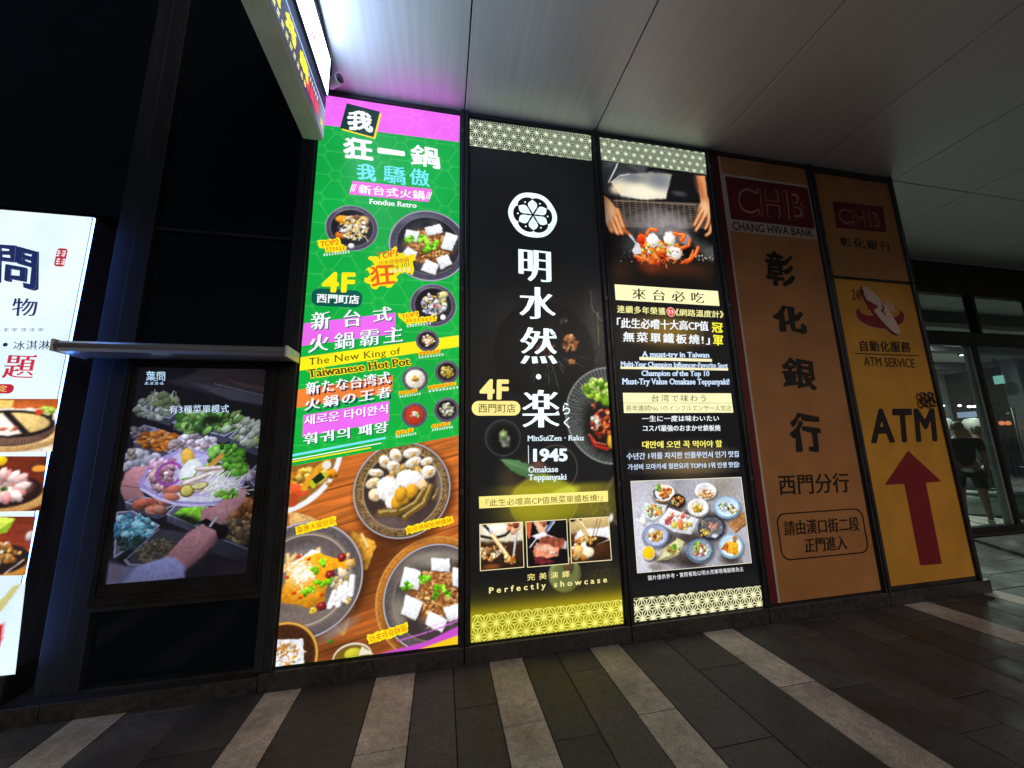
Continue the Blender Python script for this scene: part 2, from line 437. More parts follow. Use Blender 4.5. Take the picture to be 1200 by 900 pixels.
    def stroke(s, pts, wd, col, alpha=1, soft=.35, taper=0):
        P = wallpt(np.array(pts, float)[:, 0], np.array(pts, float)[:, 1]); sc = vscale(pts[0])
        c = (P.min(0)+P.max(0))/2; r = (P.max(0)-P.min(0)).max()/2+wd*sc; w = s.win(c, r)
        if w is None: return
        x, z = s.X[w], s.Z[w]; best = np.full(x.shape, 9.); n = len(P)-1
        for i, ((ax, az), (bx, bz)) in enumerate(zip(P[:-1], P[1:])):
            dx, dz = bx-ax, bz-az; t = np.clip(((x-ax)*dx+(z-az)*dz)/(dx*dx+dz*dz+1e-12), 0, 1)
            ww = wd*sc/2*(1-taper*(i+t)/n); best = np.minimum(best, np.hypot(x-ax-t*dx, z-az-t*dz)/np.maximum(ww, 1e-5))
        s.put(w, sstep(1+soft, 1-soft, best)*alpha, np.array(col, float))
    def clump(s, c, rx, ry, n, size, pal, asp=(.45, 1), shade=.45, soft=.18, warp=.15, alpha=1, rot=None):
        for _ in range(n):
            t = s.rng.uniform(0, 6.283); q = math.sqrt(s.rng.random()); z = s.rng.uniform(*size)
            cc = s.rng.choice(pal); j = s.rng.uniform(.82, 1.12)
            s.ell((c[0]+rx*q*math.cos(t), c[1]+ry*q*math.sin(t)), z, z*s.rng.uniform(*asp), tuple(min(255, v*j) for v in cc), s.rng.uniform(0, 180) if rot is None else rot+s.rng.uniform(-20, 20), soft, shade, alpha, warp)
    def strands(s, c, rx, ry, n, ln, wd, pal, ang=None):
        for _ in range(n):
            t = s.rng.uniform(0, 6.283); q = math.sqrt(s.rng.random()); x, y = c[0]+rx*q*math.cos(t), c[1]+ry*q*math.sin(t)
            a = s.rng.uniform(0, 6.283) if ang is None else math.radians(ang+s.rng.uniform(-25, 25)); b = a+s.rng.uniform(-.7, .7)
            l = ln*s.rng.uniform(.6, 1.2)/2
            s.stroke([(x, y), (x+l*math.cos(a), y+l*math.sin(a)), (x+l*math.cos(a)+l*math.cos(b), y+l*math.sin(a)+l*math.sin(b))], wd, s.rng.choice(pal))
    def mul(s, f, amp, seed=0, o=4, sx=1, sz=1):
        s.img *= (1+amp*(fbm(s.X*sx, s.Z*sz, f, seed, o)-.5)*2)[..., None]
    def organic(s, spots, amp=.007, fr=55, blur=1):
        """break up the drawn food inside the given circles into irregular, slightly soft shapes, as a photograph has"""
        dx = s.X[0, -1]-s.X[0, 0]; dz = s.Z[-1, 0]-s.Z[0, 0]; px = abs(dx)/(s.nw-1); pz = abs(dz)/(s.nh-1)
        w = np.zeros(s.X.shape)
        for c, r in spots:
            C = s.pt(c); w = np.maximum(w, sstep(r*vscale(c), r*vscale(c)*.93, np.hypot(s.X-C[0], s.Z-C[1])))
        nx = (fbm(s.X, s.Z, fr, 21, 3)-.5)*2*amp+(fbm(s.X, s.Z, fr*.3, 23, 2)-.5)*2*amp*.9; nz = (fbm(s.X, s.Z, fr, 27, 3)-.5)*2*amp+(fbm(s.X, s.Z, fr*.3, 29, 2)-.5)*2*amp*.9
        jj, ii = np.meshgrid(np.arange(s.nw), np.arange(s.nh))
        src = s.img[np.clip(np.round(ii+w*nz/pz).astype(int), 0, s.nh-1), np.clip(np.round(jj+w*nx/px).astype(int), 0, s.nw-1)]
        g = fbm(s.X, s.Z, 70, 33, 4); src = src*(1+(w*.15*(g-.5)*2)[..., None])
        src = src+(w*12*sstep(.70, .84, fbm(s.X, s.Z, 95, 41, 2)))[..., None]
        for _ in range(blur):
            q = np.pad(src, ((1, 1), (1, 1), (0, 0)), 'edge'); src = (q[1:-1, 1:-1]*2+q[:-2, 1:-1]+q[2:, 1:-1]+q[1:-1, :-2]+q[1:-1, 2:])/6
        s.img = src
    def cut(s, c, r):
        C = s.pt(c); s.mask &= np.hypot(s.X-C[0], s.Z-C[1]) <= r*vscale(c)
    def build(s, name, parent, layer=1, k=1.0, mat='lit', frame=None):
        idx = np.arange(s.nw*s.nh).reshape(s.nh, s.nw)
        f = np.stack([idx[1:, :-1], idx[1:, 1:], idx[:-1, 1:], idx[:-1, :-1]], -1).reshape(-1, 4)
        mk = s.mask; fm = (mk[1:, :-1] & mk[1:, 1:] & mk[:-1, 1:] & mk[:-1, :-1]).ravel(); f = f[fm]
        used = np.unique(f); re = np.zeros(s.nw*s.nh, int); re[used] = np.arange(len(used)); f = re[f]
        xz = np.stack([s.X.ravel(), s.Z.ravel()], 1)[used]; cols = lin(np.clip(s.img, 0, 262)).reshape(-1, 3)[used]*k
        pts = frame(xz, layer) if frame else on_wall(xz, layer)
        return mesh(name, pts, f, M[mat], parent, cols)
def asanoha(X, Z, side):
    """hemp-leaf lattice: distance-like value, 0 on a line; and distance to the nearest star centre"""
    h = side*math.sqrt(3)/2; r = Z/h; q = X/side-r*.5
    i, j = np.floor(q), np.floor(r); a, b = q-i, r-j
    up = a+b < 1
    A = np.where(up, 1-a-b, a+b-1); B = np.where(up, a, 1-a); C = np.where(up, b, 1-b)
    st = np.sort(np.stack([A, B, C]), 0)
    line = np.minimum(st[0], (st[1]-st[0])*.577)*h
    return line, (1-st[2])*h
# ------------------------------------------------------------------ ground and paving
ZC = 4.663                                   # soffit height
struct(mesh('ground', [(-300, -300, -.03), (300, -300, -.03), (300, 300, -.03), (-300, 300, -.03)], [(0, 1, 2, 3)], M['ground']))

def paving_mat():
    mt, nt, b = new_mat('granite_paving')
    at = nt.nodes.new('ShaderNodeAttribute'); at.attribute_name = 'Col'
    n1 = noise_nodes(nt, 110, 3); n2 = noise_nodes(nt, 3.5, 7); n3 = noise_nodes(nt, 22, 5)
    def mr(n, lo, hi):
        r = nt.nodes.new('ShaderNodeMapRange'); r.inputs['From Min'].default_value = .3; r.inputs['From Max'].default_value = .7
        r.inputs['To Min'].default_value = lo; r.inputs['To Max'].default_value = hi; nt.links.new(n.outputs['Fac'], r.inputs['Value']); return r
    def mu(a, bb):
        m_ = nt.nodes.new('ShaderNodeMath'); m_.operation = 'MULTIPLY'; nt.links.new(a.outputs[0], m_.inputs[0]); nt.links.new(bb.outputs[0], m_.inputs[1]); return m_
    vo = nt.nodes.new('ShaderNodeTexVoronoi'); vo.inputs['Scale'].default_value = 2.6
    nt.links.new(n2.inputs['Vector'].links[0].from_socket, vo.inputs['Vector'])
    gum = nt.nodes.new('ShaderNodeMapRange'); gum.inputs['From Min'].default_value = .045; gum.inputs['From Max'].default_value = .065; gum.inputs['To Min'].default_value = .62; gum.inputs['To Max'].default_value = 1
    nt.links.new(vo.outputs['Distance'], gum.inputs['Value'])
    n4 = noise_nodes(nt, 1.1, 8); st_ = nt.nodes.new('ShaderNodeMapRange'); st_.inputs['From Min'].default_value = .52; st_.inputs['From Max'].default_value = .66; st_.inputs['To Min'].default_value = 1; st_.inputs['To Max'].default_value = .72
    nt.links.new(n4.outputs['Fac'], st_.inputs['Value'])
    f = mu(mu(mu(mu(mr(n1, .66, 1.34), mr(n2, .66, 1.30)), mr(n3, .80, 1.2)), gum), st_)
    mx = nt.nodes.new('ShaderNodeVectorMath'); mx.operation = 'SCALE'
    nt.links.new(at.outputs['Color'], mx.inputs[0]); nt.links.new(f.outputs[0], mx.inputs['Scale']); nt.links.new(mx.outputs[0], b.inputs['Base Color'])
    nt.links.new(mr(n2, .44, .76).outputs[0], b.inputs['Roughness']); b.inputs['Specular IOR Level'].default_value = .42
    bp = nt.nodes.new('ShaderNodeBump'); bp.inputs['Strength'].default_value = .35; bp.inputs['Distance'].default_value = .003
    nt.links.new(n1.outputs['Fac'], bp.inputs['Height']); nt.links.new(bp.outputs[0], b.inputs['Normal'])
    return mt
M['paving'] = paving_mat()
def tiles(name, bands, y0, y1, ymax):
    """bands: (x0, x1, colour, tile length, joint offset); every slab a shallow block with an open joint"""
    V, Fc, C = [], [], []; g = .0022
    for x0, x1, c, ln, off in bands:
        y = y0+off
        while y < y1:
            a, b = max(y, y0), min(y+ln, ymax)
            if b-a > .02:
                j = RNG.uniform(.84, 1.14); zz = RNG.uniform(-.0012, .0012); cc = np.array(c)*j*np.array([RNG.uniform(.97, 1.03), 1, RNG.uniform(.97, 1.03)])
                n = len(V); e = .004
                V += [(x0+g, a+g, zz-e), (x1-g, a+g, zz-e), (x1-g, b-g, zz-e), (x0+g, b-g, zz-e),
                      (x0+g+e, a+g+e, zz), (x1-g-e, a+g+e, zz), (x1-g-e, b-g-e, zz), (x0+g+e, b-g-e, zz)]
                Fc += [(n+4, n+5, n+6, n+7)]+[(n+k, n+(k+1) % 4, n+4+(k+1) % 4, n+4+k) for k in range(4)]
                C += [cc]*8
            y += ln
    return struct(mesh(name, V, Fc, M['paving'], None, np.array(C)))
DK, LT, MD = (.086, .080, .075), (.50, .445, .375), (.064, .060, .057)
light = [(-3.9, -3.65), (-3.0, -2.75), (-2.13, -1.86), (-1.11, -.885), (-.425, -.16), (.35, .60), (1.125, 1.375), (2.11, 2.40), (4.24, 4.54), (5.26, 5.52), (6.6, 6.86), (8.0, 8.26)]
bands = []; prev = -14.0
for i, (a, b) in enumerate(light+[(14.0, 14.2)]):
    w = b-a; gap = a-prev; n = max(1, round(gap/.31)) if prev > -14 else 30
    for k in range(n):
        bands.append((prev+gap*k/n, prev+gap*(k+1)/n, DK if (i+k) % 2 else MD, .95, [-.2, -.62, -.42, -.8][(i*2+k) % 4]))
    if b < 14.1: bands.append((a, b, LT, .95, -.13 + .017*i % .1))
    prev = b
tiles('paving', bands, -3.4, 6.0, 2.905)
# paving inside the entrance recess
tiles('paving', [(5.45+.6*k, 5.45+.6*(k+1), (.06, .056, .055), .6, -.3*(k % 2)) for k in range(20)], 2.91, 4.3, 4.3)
struct(mesh('pavement', [(-14, -3.4, -.012), (17.5, -3.4, -.012), (17.5, 4.30, -.012), (-14, 4.30, -.012)], [(0, 1, 2, 3)], M['gap']))

# ------------------------------------------------------------------ building: wall behind the signs, plinth, facade glass, canopy
tag(MB().box(-9, 5.40, 3.12, 3.5, 0, 12).box(5.02, 5.40, 2.93, 3.12, 0, 4.655).box(5.06, 5.40, 3.5, 4.35, 0, 12).build('building_wall', M['wall']),
    'dark recessed building wall carrying the row of tall signs', 'wall')

pl = thing('stone_plinth', 'low dark granite plinth running along the foot of the sign wall', 'plinth', (0, 2.88, 0))
xs = [-6.0, -3.9, -2.3, -1.155, .175, 1.487, 2.775, 4.10, 5.40]
for a, b in zip(xs, xs[1:]):
    MB().box(a+.003, b-.003, 2.868, 3.11, 0, .118 if a > -1.2 else .10, .004).build('plinth_block', M['plinth'], pl)

can = thing('entrance_canopy', 'wide satin metal canopy soffit above the illuminated signs', 'canopy', (2, 1, ZC))
cx = [-1.14, .175, 1.487, 2.83, 4.15, 5.42]
while cx[-1] < 16: cx.append(cx[-1]+1.31)
for a, b in zip(cx, cx[1:]):
    MB().box(a+.006, b-.006, -1.6, 2.925, ZC, ZC+.03, .003).build('soffit_panel', M['ceiling'], can)
    if a > 5: MB().box(a+.006, b-.006, 2.937, 4.40, ZC, ZC+.03, .003).build('soffit_panel', M['ceiling'], can)
MB().box(-1.16, 17, -1.7, -1.612, ZC-.02, ZC+.75).box(-1.18, -1.145, -1.6, 3.1, ZC-.01, ZC+.75).build('fascia', M['frame'], can)
MB().box(-1.14, 17, -1.6, 3.1, ZC+.04, ZC+.7).build('canopy_slab', M['gap'], can)

fac = thing('glass_facade', 'tall dark tinted glass facade with slim mullions left of the signs', 'glass facade', (-2.3, 2.9, 0))
for x0, x1, z0, z1 in ((-2.17, -1.20, 2.345, 3.235), (-2.17, -1.20, 3.262, 6.2), (-2.17, -1.20, 6.23, 12), (-5.0, -2.41, 3.33, 6.2), (-5.0, -2.41, 6.23, 12), (-2.17, -1.20, .125, .555)):
    MB().box(x0, x1, 2.985, 3.01, z0, z1).build('glass_pane', M['glass_dark'], fac)
MB().box(-2.415, -2.30, 2.955, 3.11, .10, 12, .006).build('mullion', M['mullion'], fac); MB().box(-2.296, -2.18, 2.945, 3.11, .10, 12, .006).build('mullion', M['mullion'], fac)
MB().box(-1.19, -1.135, 2.878, 3.11, .118, 4.64, .006).build('mullion', M['mullion'], fac)
MB().box(-2.18, -1.19, 2.965, 3.02, 3.236, 3.261).build('transom', M['frame'], fac)
MB().box(-5.0, -1.19, 2.94, 3.0, 6.2, 6.23).build('transom', M['frame'], fac)
MB().box(-2.18, -1.19, 2.925, 3.11, .10, .124, .003).box(-2.18, -1.19, 2.935, 3.11, .556, .60).build('transom', M['frame'], fac)
MB().box(-5.1, -5.0, 2.90, 3.11, .1, 12).build('mullion', M['frame'], fac)

# ------------------------------------------------------------------ sign casing shared by the tall lightboxes
def casing(parent, m0, m1, f0, f1, z0=.132, z1=4.604, trim=True):
    """jambs, head and sill round a face between f0 and f1; everything a little proud of the face"""
    b = MB()
    b.box(m0, f0-.012, 2.872, 3.10, .12, 4.652, .004); b.box(f1+.012, m1, 2.872, 3.10, .12, 4.652, .004)
    b.box(f0-.012, f1+.012, 2.893, 3.10, z1+.006, 4.652); b.box(f0-.012, f1+.012, 2.893, 3.10, .12, z0-.004)
    b.box(f0-.011, f1+.011, 2.93, 3.09, .14, 4.60)
    b.build('casing', M['frame'], parent)
    MB().box(f0-.0119, f0, 2.89, 2.93, .135, 4.61).box(f1, f1+.0119, 2.89, 2.93, .135, 4.61).build('seal', M['black'], parent)
    if trim:
        for z in (4.42, 2.86, 1.2): MB().box(m1-.030, m1-.004, 2.862, 2.8715, z-.02, z+.02, .003).build('clip', M['frame_grey'], parent)

# ================================================================== green hot pot sign
gs = thing('lightbox_sign', 'tall bright green backlit sign with hot pot bowls and white brush lettering', 'lightbox sign', (-.47, 2.95, .12))
GX0, GX1, Z0, Z1 = -1.064, .130, .134, 4.602
casing(gs, -1.132, .172, GX0, GX1)
A = Art([(GX0, Z1), (GX1, Z1), (GX1, Z0), (GX0, Z0)], .0065, True, (13, 160, 70))
A.img[..., 1] += 22*A.v; A.img[..., 2] -= 12*A.v
def kikko(A, amp, colr):
    s = .26; h = s*math.sqrt(3)/2; r = A.Z/h; q = A.X/s-r*.5; i, j = np.round(q), np.round(r)
    a, b = q-np.floor(q), r-np.floor(r); up = a+b < 1
    Bc = np.sort(np.stack([np.where(up, 1-a-b, a+b-1), np.where(up, a, 1-a), np.where(up, b, 1-b)]), 0)
    d1 = Bc[0]*h; d2 = abs((1-Bc[2])*h-.052); d3 = abs((1-Bc[2])*h-.036)
    inside = (1-Bc[2])*h < .036
    ln = np.maximum(sstep(.0055, .002, np.where(inside, 9, d1)), np.maximum(sstep(.0045, .0015, d2), .6*sstep(.004, .0015, d3)))
    A.img += (np.array(colr)-A.img)*(ln*amp)[..., None]
kikko(A, .32, (150, 230, 110))
A.mul(1.2, .05)
A.build('face', gs, 0)
# magenta header
A = Art([(GX0, Z1), (GX1, Z1), W((537.9, 166.6)), (GX0, W((372, 145.6))[1])], .0065, True, (236, 104, 240)); kikko(A, .28, (255, 170, 255)); A.mul(1.5, .04, 3)
A.build('header_band', gs, 1)
sq = [(406.4, 121.2), (445.3, 131.2), (437.8, 161), (398.6, 150.3)]
sqo = S(gs, 'name_square', [[(x+2.0, y+2.2) for x, y in sq], sq], None, 2, cols=[(250, 222, 20), (8, 52, 46)])
WH = (246, 252, 255)
T(sqo, '我', (406.4, 153.6), (437.3, 156), (407.5, 129.0), WH, 'brush', (.042, .036))
T(gs, '狂', (401.2, 186.6), (437.8, 189), (402.8, 160.6), WH, 'brush', (.042, .036))
T(gs, '一', (442.0, 181.2), (474.8, 183.6), (442.3, 173.3), WH, 'brush', (.042, .036))
T(gs, '鍋', (480.4, 194.7), (516, 199), (481.4, 169.3), WH, 'brush', (.030, .018))
CY = (120, 228, 250)
T(gs, '我', (417.9, 211.3), (441, 213.6), (418.5, 191.3), CY, 'brush', (.030, .024))
T(gs, '驕', (449.3, 214.8), (475.2, 217.6), (450, 194), CY, 'brush', (.012, .004))
T(gs, '傲', (479.3, 217.7), (504, 219.9), (480, 197.2), CY, 'brush', (.016, .008))
cbo = S(gs, 'caption_band', [[(413.4, 212.1), (505.9, 221.9), (502.4, 237), (409, 227.7)]], (232, 110, 222), 2)
S(cbo, 'hatch_marks', [line_px((410.5+i*2, 224.5+i*.2), (413.5+i*2, 216+i*.2), .8) for i in range(3)]+[line_px((499+i*2, 233.5+i*.2), (502+i*2, 225+i*.2), .8) for i in range(3)], WH, 3, metres=True)
T(cbo, '新台式火鍋', (419.9, 227.6), (497.7, 235), (420.5, 216.2), WH, 'brush', (.026, .014), sp=1.12)
T(gs, 'Fondue Retro', (432.8, 239.4), (488.4, 244.3), (432.8, 233.2), WH, 'slab', (.03, .016))
GD = (248, 226, 22)
T(gs, '4F', (376.7, 343), (415.8, 343), (378.2, 319), GD, 'sans', (.045, .04), sp=1.12)
bpo = S(gs, 'branch_plate', [rrect_px((364.3, 358), (425, 341), 8.2)], (10, 84, 74), 2, metres=True)
T(bpo, '西門町店', (371.1, 354.9), (420.9, 356.7), (371.6, 344.2), WH, 'sans', (.026, .022))
MG = (232, 106, 236)
S(gs, 'colour_band', [[(356.2, 379.1), (463.7, 366.4), (462.9, 391.3), (353.6, 405.6)]], MG, 2)
S(gs, 'colour_band', [[(352, 418.9), (537.6, 392.9), (537.6, 406.4), (350, 434.7)]], (246, 232, 24), 2)
S(gs, 'colour_band', [[(348.5, 457), (460.4, 439.4), (459.6, 459.4), (347.2, 478.2)]], (238, 128, 52), 2)
S(gs, 'colour_band', [[(355.7, 486.7), (456.2, 469.6), (455.8, 493.5), (354.5, 512.3)]], MG, 2)
S(gs, 'accent_line', [line_px((342.3, 533.8), (451.9, 513.1), 2.7)], (120, 226, 246), 2, metres=True)
S(gs, 'accent_line', [line_px((342, 538.8), (446.8, 519.2), 1.1)], WH, 2, metres=True)
S(gs, 'accent_line', [line_px((341.6, 541.3), (434.8, 524.6), 1.6)], (244, 226, 30), 2, metres=True)
def shadowed(s, bl, br, tl, sh, st, w, off=(.014, -.014), **kw):
    T(gs, s, bl, br, tl, sh, st, w, layer=3, dy=off, **kw); T(gs, s, bl, br, tl, WH, st, w, layer=4.5, **kw)
SG = (0, 110, 80)
for ch, bl, br, tl in (('新', (363.8, 387.2), (387, 385), (365, 366.7)), ('台', (403, 383.6), (423.6, 381.8), (402.3, 364)), ('式', (437.3, 378), (459.4, 375.8), (437.3, 360.4)),
                       ('火', (361, 413.8), (385.2, 410.6), (363, 393.5)), ('鍋', (391.4, 410.3), (415.2, 408), (391.9, 390.6)), ('霸', (421.5, 406.7), (444.1, 404), (421.8, 387.4)), ('主', (449.4, 402.4), (472.1, 400), (449.9, 384.6))):
    shadowed(ch, bl, br, tl, SG, 'song', (.034, -.012) if ch not in '霸鍋' else (.016, -.012), (.008, -.008))
BR = (74, 52, 8)
T(gs, 'The New King of', (362.2, 430.8), (469.4, 417.5), (362.2, 420), BR, 'slab', (.004, 0), sp=1.08)
T(gs, 'Taiwanese Hot Pot', (360.6, 444.3), (482, 428.6), (359.2, 432.4), (248, 226, 22), 'slab', (.09, .07), layer=3)
T(gs, 'Taiwanese Hot Pot', (361.6, 443), (481, 427.9), (360.2, 433.5), BR, 'slab', (.03, .01), layer=4.5)
NV = (10, 40, 90)
shadowed('新たな台湾式', (358.8, 463), (457.9, 449), (358.4, 447.8), NV, 'song', (.028, -.004), sp=1.02)
shadowed('火鍋の王者', (356.7, 481.4), (458.2, 465.2), (357.6, 467.8), NV, 'song', (.028, -.004), sp=1.25)
PK = (190, 60, 190)
shadowed('새로운 타이완식', (356.2, 499), (454.8, 484.4), (356.6, 487), PK, 'song', (.028, -.004), (.006, -.006))
shadowed('훠궈의 패왕', (355.7, 521.6), (455.3, 506.2), (355.7, 507.6), SG, 'song', (.03, -.004), (.008, -.008), sp=1.1)

# bowls printed on the green ground
RIM = (74, 70, 88)
def bowl(c, r, fillf, rim=RIM, inner=(30, 26, 32), parent=None, band=.8, name='bowl_picture'):
    R = r*vscale(c); C = W(c); x1 = min(C[0]+R*1.02, GX1-.001)
    A = Art([(C[0]-R*1.02, C[1]+R*1.02), (x1, C[1]+R*1.02), (x1, C[1]-R*1.02), (C[0]-R*1.02, C[1]-R*1.02)], .0042, True, inner)
    A.ell(c, r, r, rim, soft=.01, shade=.25); A.ring(c, r*.955, r*1.0, (176, 172, 196), soft=.5); A.ring(c, r*band+.2, r*.95, rim, tex=.35, soft=.6)
    A.ell((c[0]-r*.3, c[1]-r*.75), r*.5, r*.12, (150, 148, 165), 8, .9, alpha=.5)
    A.ell(c, r*band, r*band, inner, soft=.05, shade=-.5); A.ring(c, r*band-.4, r*band+.5, (140, 134, 150), alpha=.7)
    fillf(A, c, r); A.organic([(c, r*.76)], .0042 if r > 20 else .004); A.cut(c, r); return A.build(name, parent or gs, 3)
def f_top2(A, c, r):
    x, y = c
    A.ell((x-8, y-9), 10, 5.2, (236, 150, 40), -8, .15, .5); A.ell((x-10, y+8), 9, 5, (226, 120, 34), 10, .15, .5); A.ell((x+12, y-8), 7, 6, (240, 196, 120), 30, .2, .4)
    A.clump((x+2, y), 14, 13, 70, (1.6, 3.6), [(244, 236, 214), (250, 246, 236), (232, 196, 120), (120, 80, 60), (226, 170, 70)])
    A.strands((x+4, y+6), 15, 10, 46, 7, .9, [(250, 246, 230), (226, 220, 150), (40, 36, 60), (240, 200, 90)])
    A.clump((x-11, y), 6, 5, 16, (1, 2.2), [(24, 22, 34), (70, 70, 100), (230, 230, 240)]); A.ell((x-1, y+21), 3.2, 3.2, (248, 244, 244), 0, .1, .3)
def f_pork(A, c, r, tof=((-20, -11, 9, 6.5, 12), (6, -18, 9.5, 5.5, -14), (24, -5, 7, 10.5, 20), (-22, 10, 8, 7, 30), (2, 26, 9, 7, 18), (18, 19, 8, 7, -24)), gr=((-24, -7, 7), (-8, -8, 6), (4, -1, 9), (-2, 6, 5))):
    x, y = c
    for k in range(6): A.ell((x+r*.6*math.cos(k), y+r*.6*math.sin(k)), r*.28, r*.14, (96, 98, 104), 57*k, .9, alpha=.45)
    A.ell((x, y+2), r*.56, r*.5, (150, 92, 44), soft=.3, warp=.3, wf=14)
    A.clump((x, y+2), r*.52, r*.47, 190, (1.8, 5.2), [(186, 122, 62), (158, 92, 42), (216, 160, 96), (132, 70, 30), (232, 186, 120), (200, 130, 60)], asp=(.22, .6), shade=.4)
    A.strands((x, y+2), r*.46, r*.42, 60, 7, 1.5, [(206, 150, 90), (128, 68, 30), (236, 196, 136), (170, 104, 52)])
    for dx, dy, w, h, ro in tof:
        ca, sa = math.cos(math.radians(ro)), math.sin(math.radians(ro)); j = lambda: A.rng.uniform(.82, 1.08)
        A.poly([(x+dx+ca*u*w-sa*t*h+1.2, y+dy+sa*u*w+ca*t*h+1.6) for u, t in ((-1, -1), (1, -1), (1, 1), (-1, 1))], (70, 44, 30), .006, alpha=.6, soft=.008)
        A.poly([(x+dx+ca*u*w*j()-sa*t*h*j(), y+dy+sa*u*w*j()+ca*t*h*j()) for u, t in ((-1, -1), (1, -1), (1, 1), (-1, 1))], (240, 244, 248), .005, shade=.10, tex=.05, soft=.006)
    A.clump((x+3, y+6), r*.32, r*.22, 46, (1.4, 4), [(176, 112, 58), (220, 170, 104), (138, 80, 36)], asp=(.25, .6))
    for dx, dy, s in gr: A.clump((x+dx, y+dy), s*.7, s*.55, 9, (2.0, 3.8), [(120, 210, 20), (84, 176, 14), (160, 232, 60)], warp=.3)
def f_shrimp(A, c, r):
    x, y = c; A.clump((x, y-1), r*.58, r*.52, 90, (1.5, 3.4), [(206, 210, 226), (150, 158, 186), (236, 238, 244), (232, 210, 120), (96, 96, 120), (200, 160, 90)])
    A.ell((x+11, y-12), 6, 4, (234, 220, 150), 20, .2, .4); A.ell((x+3, y+1), 2, 1.6, (220, 60, 50)); A.ell((x+11, y+14), 3, 3, (248, 246, 248)); A.strands((x, y), 13, 11, 24, 5, .8, [(240, 240, 250), (60, 60, 84)])
def f_generic(pal, n=46, rr=.52, sz=(1.0, 2.4)):
    def f(A, c, r): A.clump(c, r*rr, r*rr*.9, n, sz, pal); A.strands(c, r*rr*.8, r*rr*.7, 14, 4, .7, pal)
    return f
def f_soup(soup, pal, rr=.3):
    def f(A, c, r): A.ell(c, r*.74, r*.74, soup, soft=.06, shade=.18); A.clump(c, r*rr, r*rr*.8, 20, (1, 2.2), pal)
    return f
CREAM, YEL = [(246, 236, 210), (236, 196, 100), (250, 246, 236), (214, 150, 60)], [(226, 196, 70), (190, 150, 40), (240, 224, 130), (150, 110, 30)]
bowl((412.7, 267.4), 27, f_top2)
bowl((502.5, 287.7), 41.6, f_pork)
bowl((508, 357.8), 25.4, f_shrimp)
bowl((501.1, 399.4), 13.2, f_generic(CREAM))
bowl((486.6, 444), 15, f_soup((246, 238, 222), [(220, 150, 50), (190, 110, 30), (240, 190, 90)], .2))
bowl((523.9, 436), 14, f_generic(YEL))
bowl((485.7, 486.4), 15, f_soup((196, 56, 34), [(250, 246, 240), (236, 226, 214), (120, 170, 60), (250, 250, 250)], .36))
bowl((523.6, 480.4), 15, f_generic([(246, 244, 236), (214, 206, 180), (250, 250, 246), (160, 150, 110)]))

def splash(pts, amp=2.0, n=64, seed=1, rx=1, layer=5, name='price_splash', col=GD):
    P = wallpt(np.array(pts)[:, 0], np.array(pts)[:, 1]); L = resample(P, .012); r = random.Random(seed)
    L = L+np.array([[r.uniform(-1, 1), r.uniform(-1, 1)] for _ in L])*amp*.006
    return S(gs, name, [chaikin(L)], col, layer, metres=True)
sp_ = splash([(372, 282), (386, 281), (399, 278.5), (399, 287), (406.5, 289.5), (405.5, 295), (382, 296), (380, 291), (374, 290)], 1.4, seed=2)
T(sp_, 'TOP2', (375.5, 290.5), (397.5, 287.2), (375.5, 283.5), (226, 90, 20), 'brush', (.015, .01), layer=6)
micro(sp_, (382, 294.6), (405, 293.4), 4.2, 6, (220, 110, 30), 6)
micro(gs, (379, 300.6), (410.5, 296.8), 3.0, 10, WH, 5)
sp_ = splash([(432, 302), (445, 300), (453, 296), (464, 290.5), (466, 297), (473, 296), (476, 300), (485, 299), (488, 305), (484, 310), (486, 316), (484, 322), (474, 320), (468, 322), (464, 330), (458, 337), (446, 336), (440, 341), (433, 334), (425, 331), (433, 322), (430, 316), (440, 309), (434, 306)], 2.2, seed=5)
T(sp_, '狂', (433.8, 338), (463.5, 332.5), (433.6, 312.5), (232, 92, 24), 'brush', (.022, .018), layer=6)
T(sp_, 'TOP1', (441, 305), (466, 301), (441.5, 296), (226, 84, 18), 'brush', (.02, .014), layer=6)
T(sp_, '功夫排骨酥鍋', (444.2, 312.2), (479.3, 307.4), (444, 306.6), (206, 96, 10), 'sans', (.002, 0), layer=6)
T(sp_, 'King 101', (454.4, 316.6), (479.4, 313.8), (454.4, 311), (128, 124, 40), 'sans', (.004, 0), layer=6)
micro(sp_, (456, 320.4), (482, 317.6), 4, 5, (238, 240, 214), 6)
sp_ = splash([(467, 368), (478, 366.5), (491, 365), (490.5, 372), (512.5, 371), (512, 376.5), (476, 380.5), (474, 377), (468, 374)], 1.2, seed=8)
T(sp_, 'TOP3', (470.5, 374.8), (490, 370.6), (470.5, 369.4), (226, 100, 20), 'brush', (.012, .008), layer=6)
micro(sp_, (475, 378.6), (511.5, 375.2), 3.8, 8, (224, 120, 20), 6); micro(gs, (476.5, 384), (505.5, 380.2), 2.8, 9, WH, 5)
for a, b, n in (((490, 417), (516.4, 413.8), 6), ((467.6, 463), (489.5, 459.6), 6), ((501.6, 456.6), (534, 452), 8), ((463.4, 510), (484.4, 506), 5), ((505.6, 502), (527.2, 498.4), 6)):
    sp_ = splash([(a[0], a[1]), (b[0], b[1]), (b[0], b[1]-4.4), (a[0], a[1]-4.4)], .8, seed=int(a[0]), name='price_tag', col=(248, 196, 24))
    micro(sp_, (a[0]+1, a[1]-.6), (b[0]-1, b[1]-.6), 3, n, (214, 104, 16), 6)
    micro(gs, (a[0]+.5, a[1]+3.4), (b[0]+4, b[1]+3), 2.6, 9, WH, 5)

